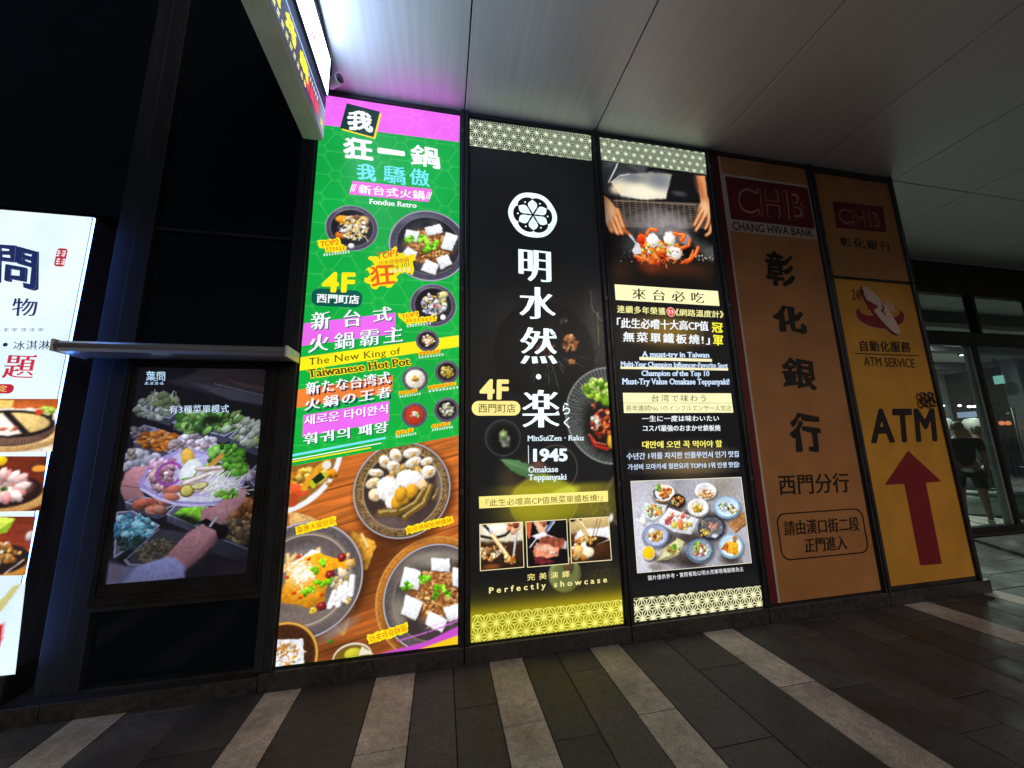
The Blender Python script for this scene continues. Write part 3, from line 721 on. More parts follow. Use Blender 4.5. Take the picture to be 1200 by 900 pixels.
# printed table-top photograph at the foot of the green sign
A = Art([(342.0, 546.3), (537.3, 510.3), (537.3, 754.6), (323, 781)], .0042, False, (176, 100, 38))
A.corner = None
th = math.radians(14); U = A.X*math.cos(th)+A.Z*math.sin(th); Vv = -A.X*math.sin(th)+A.Z*math.cos(th)
g = fbm(U*1.2, Vv*16, 3, 2, 5); g2 = fbm(U*2, Vv*60, 3, 6, 3)
A.img = A.img*(.62+.62*g+.22*g2)[..., None]; A.img[..., 0] += 22*g
plank = abs(((Vv+.02) % .26)-.13); A.img *= (1-.45*sstep(.006, .001, plank))[..., None]
A.ell((441, 655), 60, 34, (70, 34, 14), 60, .9, alpha=.75); A.ell((415, 760), 60, 12, (60, 28, 10), 0, .9, alpha=.6)
# top left bowl
A.ell((322, 527), 76, 76, (236, 238, 244), soft=.015); A.ell((320, 525), 72.5, 72.5, (150, 96, 40), soft=.02)
A.clump((345, 566), 22, 14, 60, (2.5, 6), [(226, 150, 30), (240, 186, 60), (200, 110, 20), (250, 220, 120)]); A.clump((372, 560), 22, 10, 40, (3, 6), [(226, 140, 24), (246, 196, 90), (190, 120, 30)])
A.poly([(340, 566), (352, 568), (362, 578), (345, 586), (340, 584)], (226, 84, 40), .01, shade=.2); A.ell((343, 586), 7, 8, (180, 70, 30)); A.stroke([(356, 572), (372, 550), (384, 541)], 7, (230, 160, 40))
A.poly([(362, 566), (376, 553), (386, 556), (366, 573)], (190, 200, 30)); A.poly([(365, 562), (376, 553), (381, 560), (370, 568)], (24, 40, 20)); A.ell((383, 545), 5, 5, (230, 226, 214))
# napkin, right board
A.poly([(412, 622), (439, 634), (441, 640), (430, 668), (405, 660)], (226, 160, 54), .006, tex=.35); A.stroke([(424, 626), (431, 640)], 3, (240, 214, 150)); A.poly([(339, 600), (352, 601), (380, 612), (340, 622)], (226, 180, 110), .006, tex=.3)
A.stroke([(393, 735), (402, 742), (408, 726)], 5, (214, 150, 60))
A.ell((510, 699), 72, 72, (190, 118, 44), soft=.01, shade=.15, tex=.25); A.ring((510, 699), 70.6, 72.2, (226, 170, 90), alpha=.7)
def plate(c, r, rim, inn, gold=0):
    A.ell((c[0]+3, c[1]+4), r*1.04, r*1.04, (50, 24, 10), soft=.12, alpha=.7)
    A.ell(c, r, r, rim, soft=.012, shade=.25, tex=.2); A.ring(c, r*.975, r*1.0, (196, 194, 206), soft=.6)
    A.ring(c, r*.81, r*.955, (126, 96, 56) if gold else (92, 84, 84), tex=.9 if gold else .35, alpha=.9); A.ring(c, r*.795, r*.815, (160, 140, 110), alpha=.8)
    A.ell(c, r*.79, r*.79, inn, soft=.03, shade=-.2)
plate((472.3, 573.4), 56.5, (92, 78, 66), (58, 44, 42), 1)
c = (472.3, 573.4)
A.ring(c, 45, 46.4, (206, 176, 130), alpha=.5); A.ell((515, 566), 4, 22, (150, 140, 132), 0, .8, alpha=.5); A.ell((456, 612), 24, 7, (126, 104, 98), -10, .8, alpha=.6)
A.clump((476, 560), 20, 16, 36, (3, 6), [(206, 156, 70), (186, 130, 50), (226, 190, 120)])
for x, y, rx, ry, ro in ((464, 534, 9, 7, -60), (483, 531, 11, 6.5, 5), (451, 541, 6.5, 8.5, 30), (461, 546, 8, 6.5, 0), (484, 542, 11, 6, 24), (500, 541, 8, 5, 24), (441, 554, 9.5, 5, -8), (502, 553, 9.5, 7.5, 20), (437, 566, 9, 6, 24), (440, 580, 8.5, 7.5, -40)):
    A.ell((x, y), rx, ry, (214, 190, 140), ro, .06, .35); A.ell((x, y-.4), rx*.86, ry*.82, (250, 250, 250) if x > 440 else (244, 226, 190), ro, .12, .22, tex=.1); A.ell((x+rx*.1, y+1), rx*.62, ry*.5, (232, 214, 176), ro+20, .3, .25, alpha=.9, warp=.5); A.ell((x+rx*.2, y+1.2), rx*.34, ry*.3, (206, 150, 70), ro+35, .4, .3, alpha=.9, warp=.6); A.stroke([(x-rx*.8*math.cos(math.radians(ro)), y+rx*.8*math.sin(math.radians(ro))), (x, y-ry*.2), (x+rx*.8*math.cos(math.radians(ro)), y-rx*.8*math.sin(math.radians(ro)))], .9, (160, 130, 96), alpha=.55)
A.ell((455, 573), 14, 15, (250, 246, 244), 10, .1, .22, warp=.12, tex=.12); A.ell((481, 562), 17, 11, (250, 244, 240), -12, .1, .22, warp=.12, tex=.12); A.ell((458, 589), 6, 8, (248, 240, 236), 0, .15, .25); A.ell((496, 570), 6, 8, (236, 190, 140), 20, .2, .4)
for x, y in ((466, 588), (474, 583), (482, 576), (470, 579)): A.ell((x, y), 7, 9, (226, 160, 34), -20, .12, .5)
for p, wd in (([(504, 570), (496, 590), (474, 606)], 7), ([(497, 574), (486, 590), (463, 602)], 6), ([(513, 574), (508, 584)], 4), ([(445, 601), (464, 599)], 9)):
    A.stroke(p, wd, (110, 82, 30)); A.stroke([(x-.6, y-1.1) for x, y in p], wd*.4, (196, 170, 96), alpha=.8)
# left plate: chicken leg
plate((357, 679), 69, (108, 100, 104), (96, 84, 82))
A.ell((352, 655), 26, 12, (150, 140, 146), 8, .7, alpha=.7); A.ell((360, 722), 44, 14, (128, 112, 104), 4, .8, alpha=.7); A.ring((357, 679), 52.5, 54, (214, 196, 170), alpha=.8); A.ell((395, 738), 22, 6, (160, 156, 166), 25, .8, alpha=.6)
for p in ([(334, 668), (352, 655), (374, 644)], [(334, 664), (346, 650)], [(340, 682), (337, 650)], [(398, 661), (408, 650)]): A.stroke(p, 5, (226, 178, 100)); A.stroke([(x, y-1) for x, y in p], 2, (246, 220, 160))
A.ell((352, 652), 5, 3, (200, 60, 20), 20); A.poly([(340, 664), (350, 655), (366, 644), (376, 646), (372, 654), (346, 668)], (240, 240, 240), .004)
A.poly([(329, 700), (334, 676), (344, 662), (360, 652), (374, 648), (392, 654), (408, 656), (415, 655), (416, 662), (409, 666), (392, 667), (384, 682), (380, 704), (362, 713), (345, 708), (330, 706)], (234, 150, 22), .010, shade=.2, tex=.22, soft=.006)
A.ell((410, 660), 5.5, 5, (238, 190, 110), 0, .1, .4); A.ell((358, 690), 20, 14, (240, 170, 40), 20, .6, alpha=.6); A.ell((352, 672), 15, 12, (236, 220, 180), 20, .7, alpha=.8)
A.strands((356, 672), 12, 15, 60, 9, 1.1, [(252, 250, 244), (238, 226, 196), (246, 240, 226)])
for x, y in ((344, 695), (336, 676), (362, 655), (377, 697), (352, 700)): A.ell((x, y), 2.6, 2, (206, 66, 20), 0, .2, .4)
A.clump((398, 680), 10, 12, 22, (3, 5.2), [(236, 206, 150), (222, 182, 116), (248, 232, 200)]); A.ell((402, 672), 5.5, 5, (240, 222, 190), 0, .1, .4)
for p in ([(386, 710), (392, 694)], [(396, 708), (399, 688)], [(404, 702), (405, 684)], [(411, 696), (413, 676)], [(390, 706), (410, 690)]): A.stroke(p, 7, (246, 246, 250)); A.stroke([(x+2.5, y) for x, y in p], 1.2, (196, 190, 190), alpha=.8)
for x, y, s in ((387, 673, 5.6), (377, 710, 5.8), (401, 653, 5)): A.ell((x, y), s, s, (140, 30, 34), 0, .15, .5, warp=.2); A.ell((x-1, y-1.5), 1.6, 1.2, (220, 130, 130), alpha=.8)
for x, y in ((369, 667), (377, 661), (364, 690), (375, 684), (361, 694), (384, 680)): A.clump((x, y), 5, 4, 8, (2, 3.8), [(130, 216, 20), (96, 190, 16), (170, 236, 60)], warp=.3)
A.clump((409, 704), 3, 3, 4, (2.5, 4), [(236, 196, 130)]); A.clump((367, 715), 3, 3, 4, (2.5, 4), [(240, 190, 60)])
# right plate: pork ribs
plate((510, 699), 63, (76, 64, 62), (52, 44, 42)); A.ell((510, 655), 30, 9, (160, 148, 130), 0, .6, alpha=.9); A.ell((476, 672), 12, 16, (120, 106, 96), -40, .6, alpha=.8); A.ell((468, 716), 9, 20, (150, 140, 122), 10, .6, alpha=.8)
f_pork(A, (513, 694), 58, tof=((-31, -16, 11, 13, 8), (3, -33, 12, 8, 4), (26, -18, 8, 12, 0), (-31, 18, 11, 12, 20), (-2, 34, 13, 9, 22), (20, 23, 12, 9, -18)), gr=((-35, -7, 9), (-16, -16, 8), (2, -6, 11), (-4, 4, 7), (10, 2, 8)))
# lower left bowl, sauce cup, corner bands
A.ell((330, 772), 44, 44, (90, 50, 24), soft=.02); A.ring((330, 772), 40.5, 43.5, (226, 168, 70)); A.ell((330, 772), 39, 39, (66, 34, 16), soft=.05, tex=.4)
A.poly([(320, 750), (355, 748), (357, 778), (320, 786)], (236, 236, 240), .006); A.clump((338, 766), 16, 14, 46, (1.4, 4), [(226, 160, 60), (250, 250, 252), (214, 140, 40), (252, 250, 246), (196, 120, 40)]); A.strands((338, 766), 15, 13, 30, 9, 1.4, [(252, 252, 255), (236, 230, 226), (206, 140, 50)])
A.ell((413, 770), 24, 17, (232, 226, 206), 0, .03); A.ell((413, 771), 22.5, 15.6, (120, 92, 30), 0, .05); A.ell((414, 766), 11, 7, (204, 196, 50), 0, .15, .3); A.poly([(424, 757), (438, 766), (420, 768)], (230, 222, 200))
A.clump((386, 752), 4, 2, 5, (1.6, 2.6), [(70, 130, 30)])
A.poly([(438, 767.5), (500, 751.5), (540, 732), (540, 760)], (196, 76, 196)); A.poly([(490, 761), (540, 743), (540, 760)], (238, 196, 30)); A.stroke([(466, 751), (500, 741), (540, 726)], 1.6, (206, 100, 206)); A.stroke([(500, 736), (540, 722)], .9, (240, 170, 200))
A.organic([((472.3, 571), 43), ((357, 679), 50), ((514, 697), 47), ((352, 562), 26), ((338, 767), 22)], .0042, 44, 1)
A.build('tabletop_picture', gs, 2)
for s_, bl, br, tl in (('藥膳大雞腿鍋', (347.6, 626.9), (394.4, 614.9), (346.4, 616.4)), ('剝皮辣椒蛤蜊雞鍋', (475.6, 626.2), (531.4, 613), (474.7, 617.2)), ('功夫排骨酥鍋', (432.5, 755.4), (478.8, 740.4), (430.8, 743.8))):
    dx, dyv = br[0]-bl[0], br[1]-bl[1]; hx, hy = tl[0]-bl[0], tl[1]-bl[1]
    q = [bl, br, (br[0]+hx, br[1]+hy), tl]; sp_ = splash(q, 1.2, seed=int(bl[0]), name='dish_tag')
    T(sp_, s_, (bl[0]+1.5-hx*.1, bl[1]-1.6), (br[0]-1.5, br[1]-1.4), (tl[0]+1.5, tl[1]+1.2), (216, 96, 10), 'brush', (.004, 0), layer=6, sp=1.05)
# ================================================================== black teppanyaki sign with the white flower crest
ks = thing('lightbox_sign', 'tall black backlit sign with round white flower crest and vertical white characters', 'lightbox sign', (.83, 2.95, .12))
KX0, KX1 = .222, 1.438
casing(ks, .178, 1.484, KX0, KX1)
A = Art([(KX0, Z1), (KX1, Z1), (KX1, Z0), (KX0, Z0)], .0065, True, (13, 14, 16))
A.img += (10*sstep(.15, .9, fbm(A.X, A.Z, 1.6, 4)))[..., None]
pxof = lambda c: W(c)
# printed plates fading into the dark
A.ell((640, 413), 60, 60, (7, 8, 9), soft=.02); 
C = W((640, 405)); ang = np.arctan2(A.Z-C[1], A.X-C[0]); rad = np.hypot(A.X-C[0], A.Z-C[1])/vscale((640, 410))
ray = sstep(.80, .97, fbm(ang*9, rad*.02, 3.0, 2, 2)+.36*np.sin(ang*61))*sstep(8, 20, rad)*sstep(60, 36, rad)*sstep(.1, .9, np.cos(ang+1.0))
A.img += (np.array((120, 126, 132))-A.img)*(ray*.62)[..., None]
A.poly([(690, 372), (698, 330), (696, 440), (704, 440)], (50, 46, 40), .03, alpha=.6, soft=.03)
A.ell((704, 395), 22, 46, (58, 54, 50), 0, .8, alpha=.8, tex=.6); A.ell((640, 413), 59, 59, (9, 9, 10), soft=.03, alpha=.55)
A.stroke([(692, 340), (694, 362), (705, 376)], .9, (120, 120, 118), alpha=.7); A.stroke([(700.5, 366), (701.5, 404)], 1.2, (150, 130, 80), alpha=.6)
A.img += (np.array((150, 152, 156))-A.img)*(ray*.5*sstep(0, 30, rad))[..., None]
A.clump((668, 402), 9, 10, 24, (2, 3.8), [(186, 120, 70), (150, 86, 48), (206, 150, 92), (110, 60, 34)], asp=(.7, 1)); A.clump((670, 424), 3, 2.5, 5, (1.6, 3), [(196, 126, 70)]); A.clump((640, 410), 11, 9, 22, (1.8, 3.4), [(120, 62, 48), (84, 44, 36), (140, 84, 60)], alpha=.55)
A.clump((660, 376), 5, 3.5, 18, (.7, 1.6), [(150, 150, 146), (100, 100, 96)], alpha=.6)
# ribbed grey plate at the right edge
c = (717, 486); C = W(c); A.ell(c, 57, 57, (96, 100, 98), soft=.01, shade=.25)
ang = np.arctan2(A.Z-C[1], A.X-C[0]); rad = np.hypot(A.X-C[0], A.Z-C[1])/vscale(c)
rib = (np.sin(ang*74)*.5+.5)*sstep(24, 34, rad)*(rad < 56.2)
A.img = A.img*(1-(.62*rib)[..., None]); A.img += (np.array((206, 210, 206))-A.img)*(sstep(.75, 1, rib)*sstep(0, 1, -np.sin(ang)+.3)*.5)[..., None]
A.ring(c, 55.4, 57, (190, 194, 190), alpha=.6); A.ell((712, 500), 30, 36, (16, 15, 14), 20, .25, warp=.15)
A.clump((701, 456), 17, 11, 90, (2, 5), [(170, 210, 60), (120, 176, 30), (206, 230, 110), (222, 236, 150), (84, 140, 20)], warp=.3); A.ell((712, 470), 8, 6, (110, 160, 20), 0, .4, .3)
A.clump((706, 496), 14, 16, 60, (2.2, 5), [(206, 70, 30), (236, 120, 50), (160, 30, 16), (246, 160, 100), (120, 16, 10), (60, 16, 12)], warp=.25); A.clump((697, 494), 5, 9, 14, (1.6, 3), [(244, 236, 226), (236, 200, 180)])
A.stroke([(692, 512), (698, 522), (712, 526)], 4, (176, 30, 20)); A.stroke([(690, 508), (697, 518), (710, 521)], 1.4, (240, 110, 90)); A.ell((716, 518), 5, 8, (220, 160, 40), 0, .2, .4); A.clump((695, 476), 4, 4, 9, (1.2, 2.6), [(150, 40, 30), (214, 120, 90)])
# dark bowl with okra, leaf, faint plates
A.ell((589.5, 513), 22, 21, (24, 27, 29), soft=.06, shade=.5); A.ring((589.5, 513), 20, 21.6, (92, 100, 106), alpha=.55); A.ell((590, 513), 16, 15, (10, 11, 12), soft=.2)
A.clump((593, 514), 7, 8, 16, (2, 4), [(120, 124, 112), (160, 164, 150), (90, 96, 80)], alpha=.85); A.ell((590, 509), 5.5, 5, (112, 140, 84), 20, .2, .3, warp=.3); A.ell((590, 509), 2.6, 2.4, (170, 186, 130), 0, .3)
A.ring((652, 548), 26, 27, (140, 124, 96), alpha=.7); A.ell((600, 570), 14, 24, (70, 56, 40), 20, .7, alpha=.8); A.ell((627, 552), 20, 22, (46, 34, 26), 0, .6, alpha=.7)
A.poly([(586, 538), (606, 539), (628, 548), (652, 562), (680, 577), (650, 576), (622, 562), (600, 552)], (70, 106, 66), .008, shade=.3, soft=.006); A.stroke([(588, 539), (626, 553), (678, 577)], .9, (140, 170, 120), alpha=.7)
A.ell((632, 548), 11, 7, (96, 62, 52), 0, .4, .3)
# gold wash behind the quotation bar, fading both ways
px_z0, px_z1 = W((640, 566))[1], W((640, 612))[1]
g = sstep(W((640, 564))[1], W((640, 572))[1], A.Z)*sstep(W((640, 624))[1], W((640, 600))[1], A.Z)*sstep(KX0+.02, KX0+.5, A.X)*sstep(KX1+.25, KX1-.25, A.X)
A.img += (np.array((150, 138, 30))-A.img)*(g*.72)[..., None]
A.ell((638, 588), 43, 32, (176, 168, 26), 0, .1, alpha=.62, shade=.2); A.ring((638, 590), 41, 42.4, (214, 206, 100), alpha=.3, sq=.76); A.ell((662, 577), 18, 6, (206, 210, 60), 12, .4, alpha=.7)
A.ell((702, 596), 18, 20, (120, 108, 40), 0, .9, alpha=.45, tex=.8)
A.stroke([(722, 556), (712, 572), (710, 594), (716, 606), (724, 614)], 4, (120, 104, 74), alpha=.55, soft=.8); A.ell((716, 607), 2.5, 5, (240, 240, 240), -20, .5)
A.ell((662, 673), 21.5, 21, (142, 150, 92), 0, .06, .35, alpha=.9); A.ell((662, 670), 15, 14, (96, 104, 58), 0, .3, alpha=.9); A.ell((666, 664), 7, 8, (90, 70, 40), 0, .3, .4)
A.ell((706, 672), 26, 14, (60, 52, 30), 0, .9, alpha=.6, tex=.7)
g = sstep(W((640, 668))[1], W((640, 716))[1], A.Z); A.img += (np.array((176, 158, 12))-A.img)*(g*(.35+.65*sstep(W((640, 690))[1], W((640, 714))[1], A.Z))*.92)[..., None]
A.organic([((668, 404), 16), ((703, 478), 40), ((592, 513), 16), ((632, 548), 16)], .010, 40, 1)
A.build('face', ks, 0)
def asanoha_band(parent, corners, lo, hi, side=.092, name='pattern_band', hot=.9, base_w=.0035, ph=0):
    A = Art(corners, .0036, False, lo); d, star = asanoha(A.X+ph, A.Z+ph*.3, side)
    l = sstep(base_w+.002, base_w-.0012, d); gl = np.clip(hot*np.exp(-(star/(side*.17))**2), 0, 1)
    A.img += (np.array(hi)-A.img)*np.maximum(l, gl)[..., None]; A.mul(1.5, .08, 3)
    return A.build(name, parent, 1)
asanoha_band(ks, [(550.4, 139.4), (692.5, 158.8), (693, 188.5), (550.4, 170.6)], (34, 38, 20), (232, 246, 214), hot=.95, base_w=.0022)
asanoha_band(ks, [(553.2, 721), (728.8, 702.2), (730.2, 731.6), (552.4, 754.6)], (150, 140, 2), (244, 240, 110), hot=.55, base_w=.0030)
# crest: ring with a scalloped inner edge, six ribbed petals, six dots
KW, KS = (226, 246, 255), 1.25
ec = (624.4, 252.2); R0 = 26.2*vscale(ec); EC = W(ec)
n = 144; t = np.linspace(0, 2*math.pi, n, endpoint=False)
ri = R0*(.700+.115*np.abs(np.sin(3*(t-math.pi/2)))**.5); ro = R0*(1.0+.012*np.cos(6*t))
V = [(EC[0]+r*math.cos(a), EC[1]+r*math.sin(a)) for r, a in list(zip(ri, t))+list(zip(ro, t))]
mesh('crest_ring', on_wall(V, 4), [(i, (i+1) % n, n+(i+1) % n, n+i) for i in range(n)], M['lit'], ks, lin(KW)*KS)
S(ks, 'crest_ring_line', [[(EC[0]+R0*.93*math.cos(a)+o_*math.cos(a), EC[1]+R0*.93*math.sin(a)+o_*math.sin(a)) for a, o_ in [(q, 0) for q in np.linspace(a0, a0+.55, 8)]+[(q, -.0028) for q in np.linspace(a0+.55, a0, 8)]] for a0 in np.linspace(0, 6.283, 11, endpoint=False)], (130, 180, 226), 6, metres=True)
for kk in range(6):
    a = math.radians(90+60*kk); u = np.array([math.cos(a), math.sin(a)]); v = np.array([-u[1], u[0]]); pts = []
    for s_, w_ in ((.06, 0), (.16, .045), (.28, .125), (.38, .178), (.46, .192), (.53, .168), (.59, .112), (.64, .045), (.675, 0)): pts.append((s_, w_))
    pol = [EC+R0*(u*s_+v*w_) for s_, w_ in pts]+[EC+R0*(u*s_-v*w_) for s_, w_ in pts[-2:0:-1]]
    pe = S(ks, 'crest_petal', [pol], KW, 4, KS, metres=True)
    S(pe, 'petal_vein', [[EC+R0*(u*.2+v*(q*.03-.004)), EC+R0*(u*(.58-abs(q)*.05)+v*(q*.05-.006)), EC+R0*(u*(.58-abs(q)*.05)+v*(q*.05+.006)), EC+R0*(u*.2+v*(q*.03+.004))] for q in (-2, -1, 0, 1, 2)], (120, 176, 226), 5, 1, metres=True)
    a += math.radians(30); p = EC+R0*.62*np.array([math.cos(a), math.sin(a)])
    S(ks, 'crest_dot', [[p+R0*.035*np.array([math.cos(q), math.sin(q)]) for q in np.linspace(0, 6.283, 10, endpoint=False)]], KW, 4, KS, metres=True)
for ch, bl, br, tl in (('明', (607.5, 328), (646.2, 331.8), (607.3, 291.3)), ('水', (607.8, 373.6), (652, 374.4), (607.8, 336)), ('然', (608.6, 426.4), (653.4, 426.4), (608.6, 383.6)), ('楽', (611.3, 501.2), (656.3, 500.4), (611.3, 457))):
    T(ks, ch, bl, br, tl, KW, 'song', (.036, -.014), KS)
S(ks, 'lettering', [ell_px((631, 441.6), 3.1)], KW, 4, KS, metres=True)
T(ks, 'ら', (659.2, 485.6), (667.7, 485.6), (659.2, 472.2), KW, 'sans', (.008, .008), KS); T(ks, 'く', (660.5, 501.6), (667.5, 501.6), (660.5, 489), KW, 'sans', (.008, .008), KS)
T(ks, 'MinSuiZen · Raku', (617.9, 516.9), (683.9, 516.1), (617.9, 510.5), KW, 'slab', (.022, .012))
S(ks, 'divider', [line_px((619, 522), (619.3, 543), .8)], KW, 4, metres=True)
T(ks, '1945', (624.6, 541.2), (665, 540.6), (624.6, 525.8), KW, 'sans', (.05, .03), 1.1)
T(ks, 'Omakase', (619, 554), (653.9, 553.1), (619, 546.8), KW, 'slab', (.024, .012)); T(ks, 'Teppanyaki', (619, 565), (663.9, 564.1), (619, 556), KW, 'slab', (.024, .012))
KG = (250, 232, 140)
T(ks, '4F', (561.7, 468.3), (595.9, 468.3), (562.4, 444.2), KG, 'sans', (.045, .04), sp=1.12)
bpo = S(ks, 'branch_plate', [rrect_px((552.8, 487.2), (609.4, 470), 8.4)], KG, 4, metres=True)
T(bpo, '西門町店', (560.6, 483.6), (603.9, 483.6), (560.6, 473.2), (40, 34, 14), 'sans', (.003, .003), layer=5)
qb = S(ks, 'quote_bar', [[(561.1, 581.9), (712, 575), (712.4, 587.7), (561.6, 595.8)]], (250, 234, 132), 4)
T(qb, '『此生必嚐高CP值無菜單鐵板燒!』', (569, 593.6), (706, 587), (569, 584.4), (96, 78, 24), 'song', (.004, 0), layer=5.5, sp=1.05)
def pic(parent, q, edge=(240, 226, 170), layer=3, res=.0042, col=(20, 14, 12), e=.9):
    cx_, cy_ = sum(p[0] for p in q)/4, sum(p[1] for p in q)/4
    S(parent, 'picture_border', [[(x+(e if x > cx_ else -e), y+(e if y > cy_ else -e)) for x, y in q]], edge, layer-.6)
    return Art(q, res, False, col)
A = pic(ks, [(562.6, 615), (611.6, 612), (613.4, 664), (563.4, 668.3)], col=(26, 18, 12))
A.poly([(560, 612), (614, 610), (614, 634), (560, 640)], (226, 214, 186), .02, soft=.02); A.ell((580, 622), 18, 9, (250, 244, 226), 10, .4, .2); A.stroke([(562, 628), (578, 631), (592, 627), (602, 618)], 3, (20, 16, 16), soft=.6); A.poly([(560, 634), (614, 636), (614, 670), (560, 670)], (48, 28, 14), .01, shade=.3, soft=.02)
A.clump((600, 618), 6, 8, 12, (2, 4.5), [(206, 120, 84), (236, 170, 130), (150, 70, 44)]); A.clump((574, 648), 14, 8, 60, (1.4, 3.4), [(226, 176, 110), (246, 226, 180), (180, 110, 50), (110, 80, 40), (200, 130, 70)]); A.strands((586, 648), 8, 5, 16, 7, .8, [(60, 56, 40), (236, 220, 180)])
A.stroke([(567, 615), (576, 624)], 3.4, (40, 36, 40)); A.stroke([(574, 621), (580, 630)], 2.2, (226, 226, 236)); A.stroke([(577, 627), (598, 656)], 5, (236, 190, 120)); A.stroke([(576, 626), (596, 652)], 1.8, (254, 240, 206)); A.clump((598, 655), 7, 5, 22, (1.4, 3), [(226, 150, 60), (250, 216, 150), (190, 100, 30)])
A.stroke([(605, 624), (602, 650)], 2.6, (150, 156, 170)); A.stroke([(604.4, 626), (601.4, 650)], .9, (245, 248, 255)); A.ell((576, 664), 10, 3, (150, 80, 30), 0, .6, alpha=.8)
A.organic([((590, 642), 90), ((690, 636), 90)], .0026, 60, 1); A.build('picture', ks, 3)
A = pic(ks, [(616.6, 612), (663.4, 609), (665.8, 660), (618.5, 664.2)], col=(12, 8, 12))
A.poly([(616, 610), (624, 612), (620, 632), (616, 626)], (206, 96, 60), .01); A.clump((632, 616), 6, 8, 10, (3, 5), [(236, 170, 130), (246, 200, 166), (206, 120, 84)]); A.stroke([(628, 612), (638, 624)], 6, (240, 186, 150)); A.stroke([(640, 622), (648, 610)], 3.5, (90, 110, 160)); A.stroke([(642, 622), (650, 611)], 1.2, (230, 240, 255))
A.poly([(622, 628), (636, 624), (664, 634), (664, 644), (650, 640)], (214, 206, 214), .006, shade=.2); A.stroke([(621, 641), (634, 624)], 1.6, (236, 236, 245))
A.poly([(632, 632), (640, 627), (662, 632), (660, 640), (652, 645), (632, 640)], (150, 74, 54), .014, tex=.4, soft=.005); A.poly([(624, 646), (628, 636), (640, 637), (655, 642), (653, 651), (640, 654), (625, 651)], (226, 140, 108), .012, tex=.35, soft=.004); A.poly([(628, 639), (640, 638), (652, 643), (640, 646), (629, 644)], (246, 196, 170), .012, tex=.3, alpha=.8)
A.poly([(626, 652), (644, 655), (650, 658), (634, 662), (627, 660)], (110, 30, 36), .01, tex=.5); A.clump((648, 646), 4, 3, 7, (1, 2), [(250, 226, 206)])
A.organic([((590, 642), 90), ((690, 636), 90)], .0026, 60, 1); A.build('picture', ks, 3)
A = pic(ks, [(668, 608.8), (712.4, 606), (716, 655.6), (670, 659.2)], col=(60, 34, 16))
A.poly([(666, 606), (716, 604), (716, 622), (666, 626)], (206, 176, 120), .01, shade=.2, soft=.02); A.poly([(676, 622), (714, 617), (716, 632), (672, 634)], (240, 240, 240), .014, shade=.1, soft=.01)
A.stroke([(668, 610), (680, 609)], 3, (30, 22, 20)); A.stroke([(676, 610), (688, 628)], 5, (214, 186, 120)); A.stroke([(678, 609), (694, 628)], 1.6, (250, 236, 196)); A.stroke([(700, 608), (694, 630)], .8, (110, 90, 60)); A.stroke([(704, 608), (698, 628)], .8, (120, 100, 70))
A.ell((694, 634), 23, 6, (44, 26, 16), -2, .1, .4); A.clump((686, 633), 14, 4.5, 40, (1.2, 2.8), [(226, 150, 70), (246, 200, 120), (170, 90, 30)]); A.stroke([(700, 638), (714, 632)], 1.2, (240, 230, 220)); A.ell((704, 646), 16, 10, (66, 36, 16), 20, .3, .5)
A.clump((680, 646), 11, 8, 26, (2.5, 5), [(250, 220, 150), (240, 170, 80), (255, 246, 226), (206, 120, 40)]); A.ell((690, 647), 7, 6, (252, 240, 206), 0, .2, .3); A.ell((678, 644), 6, 5, (246, 200, 120), 0, .2, .3)
A.organic([((590, 642), 90), ((690, 636), 90)], .0026, 60, 1); A.build('picture', ks, 3)
T(ks, '完美演繹', (617.8, 680.2), (667.3, 676), (617.8, 672.3), KG, 'sans', (.012, .006), sp=1.9)
T(ks, 'Perfectly showcase', (573, 697.6), (711.3, 684.2), (573, 688.2), (250, 236, 160), 'sans', (.022, .016), sp=1.62)

# ================================================================== black sign with the teppanyaki chef picture
ts = thing('lightbox_sign', 'tall black backlit sign with picture of a chef grilling lobster', 'lightbox sign', (2.14, 2.95, .12))
TX0, TX1 = 1.530, 2.746
casing(ts, 1.490, 2.790, TX0, TX1)
A = Art([(TX0, Z1), (TX1, Z1), (TX1, Z0), (TX0, Z0)], .009, True, (10, 11, 15))
def wash(c, rx, ry, col, a): A.ell(c, rx, ry, col, 0, .95, alpha=a)
A.poly([(727, 372), (841, 376), (841, 406), (727, 402)], (46, 38, 34), alpha=.8); wash((782, 388), 36, 17, (150, 116, 34), .8)
A.poly([(735, 526), (864, 524), (866, 553), (737, 556)], (34, 30, 32), alpha=.8); wash((806, 540), 46, 17, (146, 122, 76), .8)
g = sstep(W((800, 668))[1], W((800, 690))[1], A.Z)*.12; A.img += (g*90)[..., None]*np.array((1, .95, .7))
A.build('face', ts, 0)
asanoha_band(ts, [(702, 160.9), (826, 178.2), (827.8, 204.5), (703.4, 187.5)], (34, 38, 20), (232, 246, 214), hot=.95, base_w=.0022, ph=.03)
asanoha_band(ts, [(742.4, 701.2), (892, 686.2), (893.8, 711.8), (744, 729.8)], (46, 42, 16), (250, 248, 196), hot=.85, base_w=.0036, ph=.05)
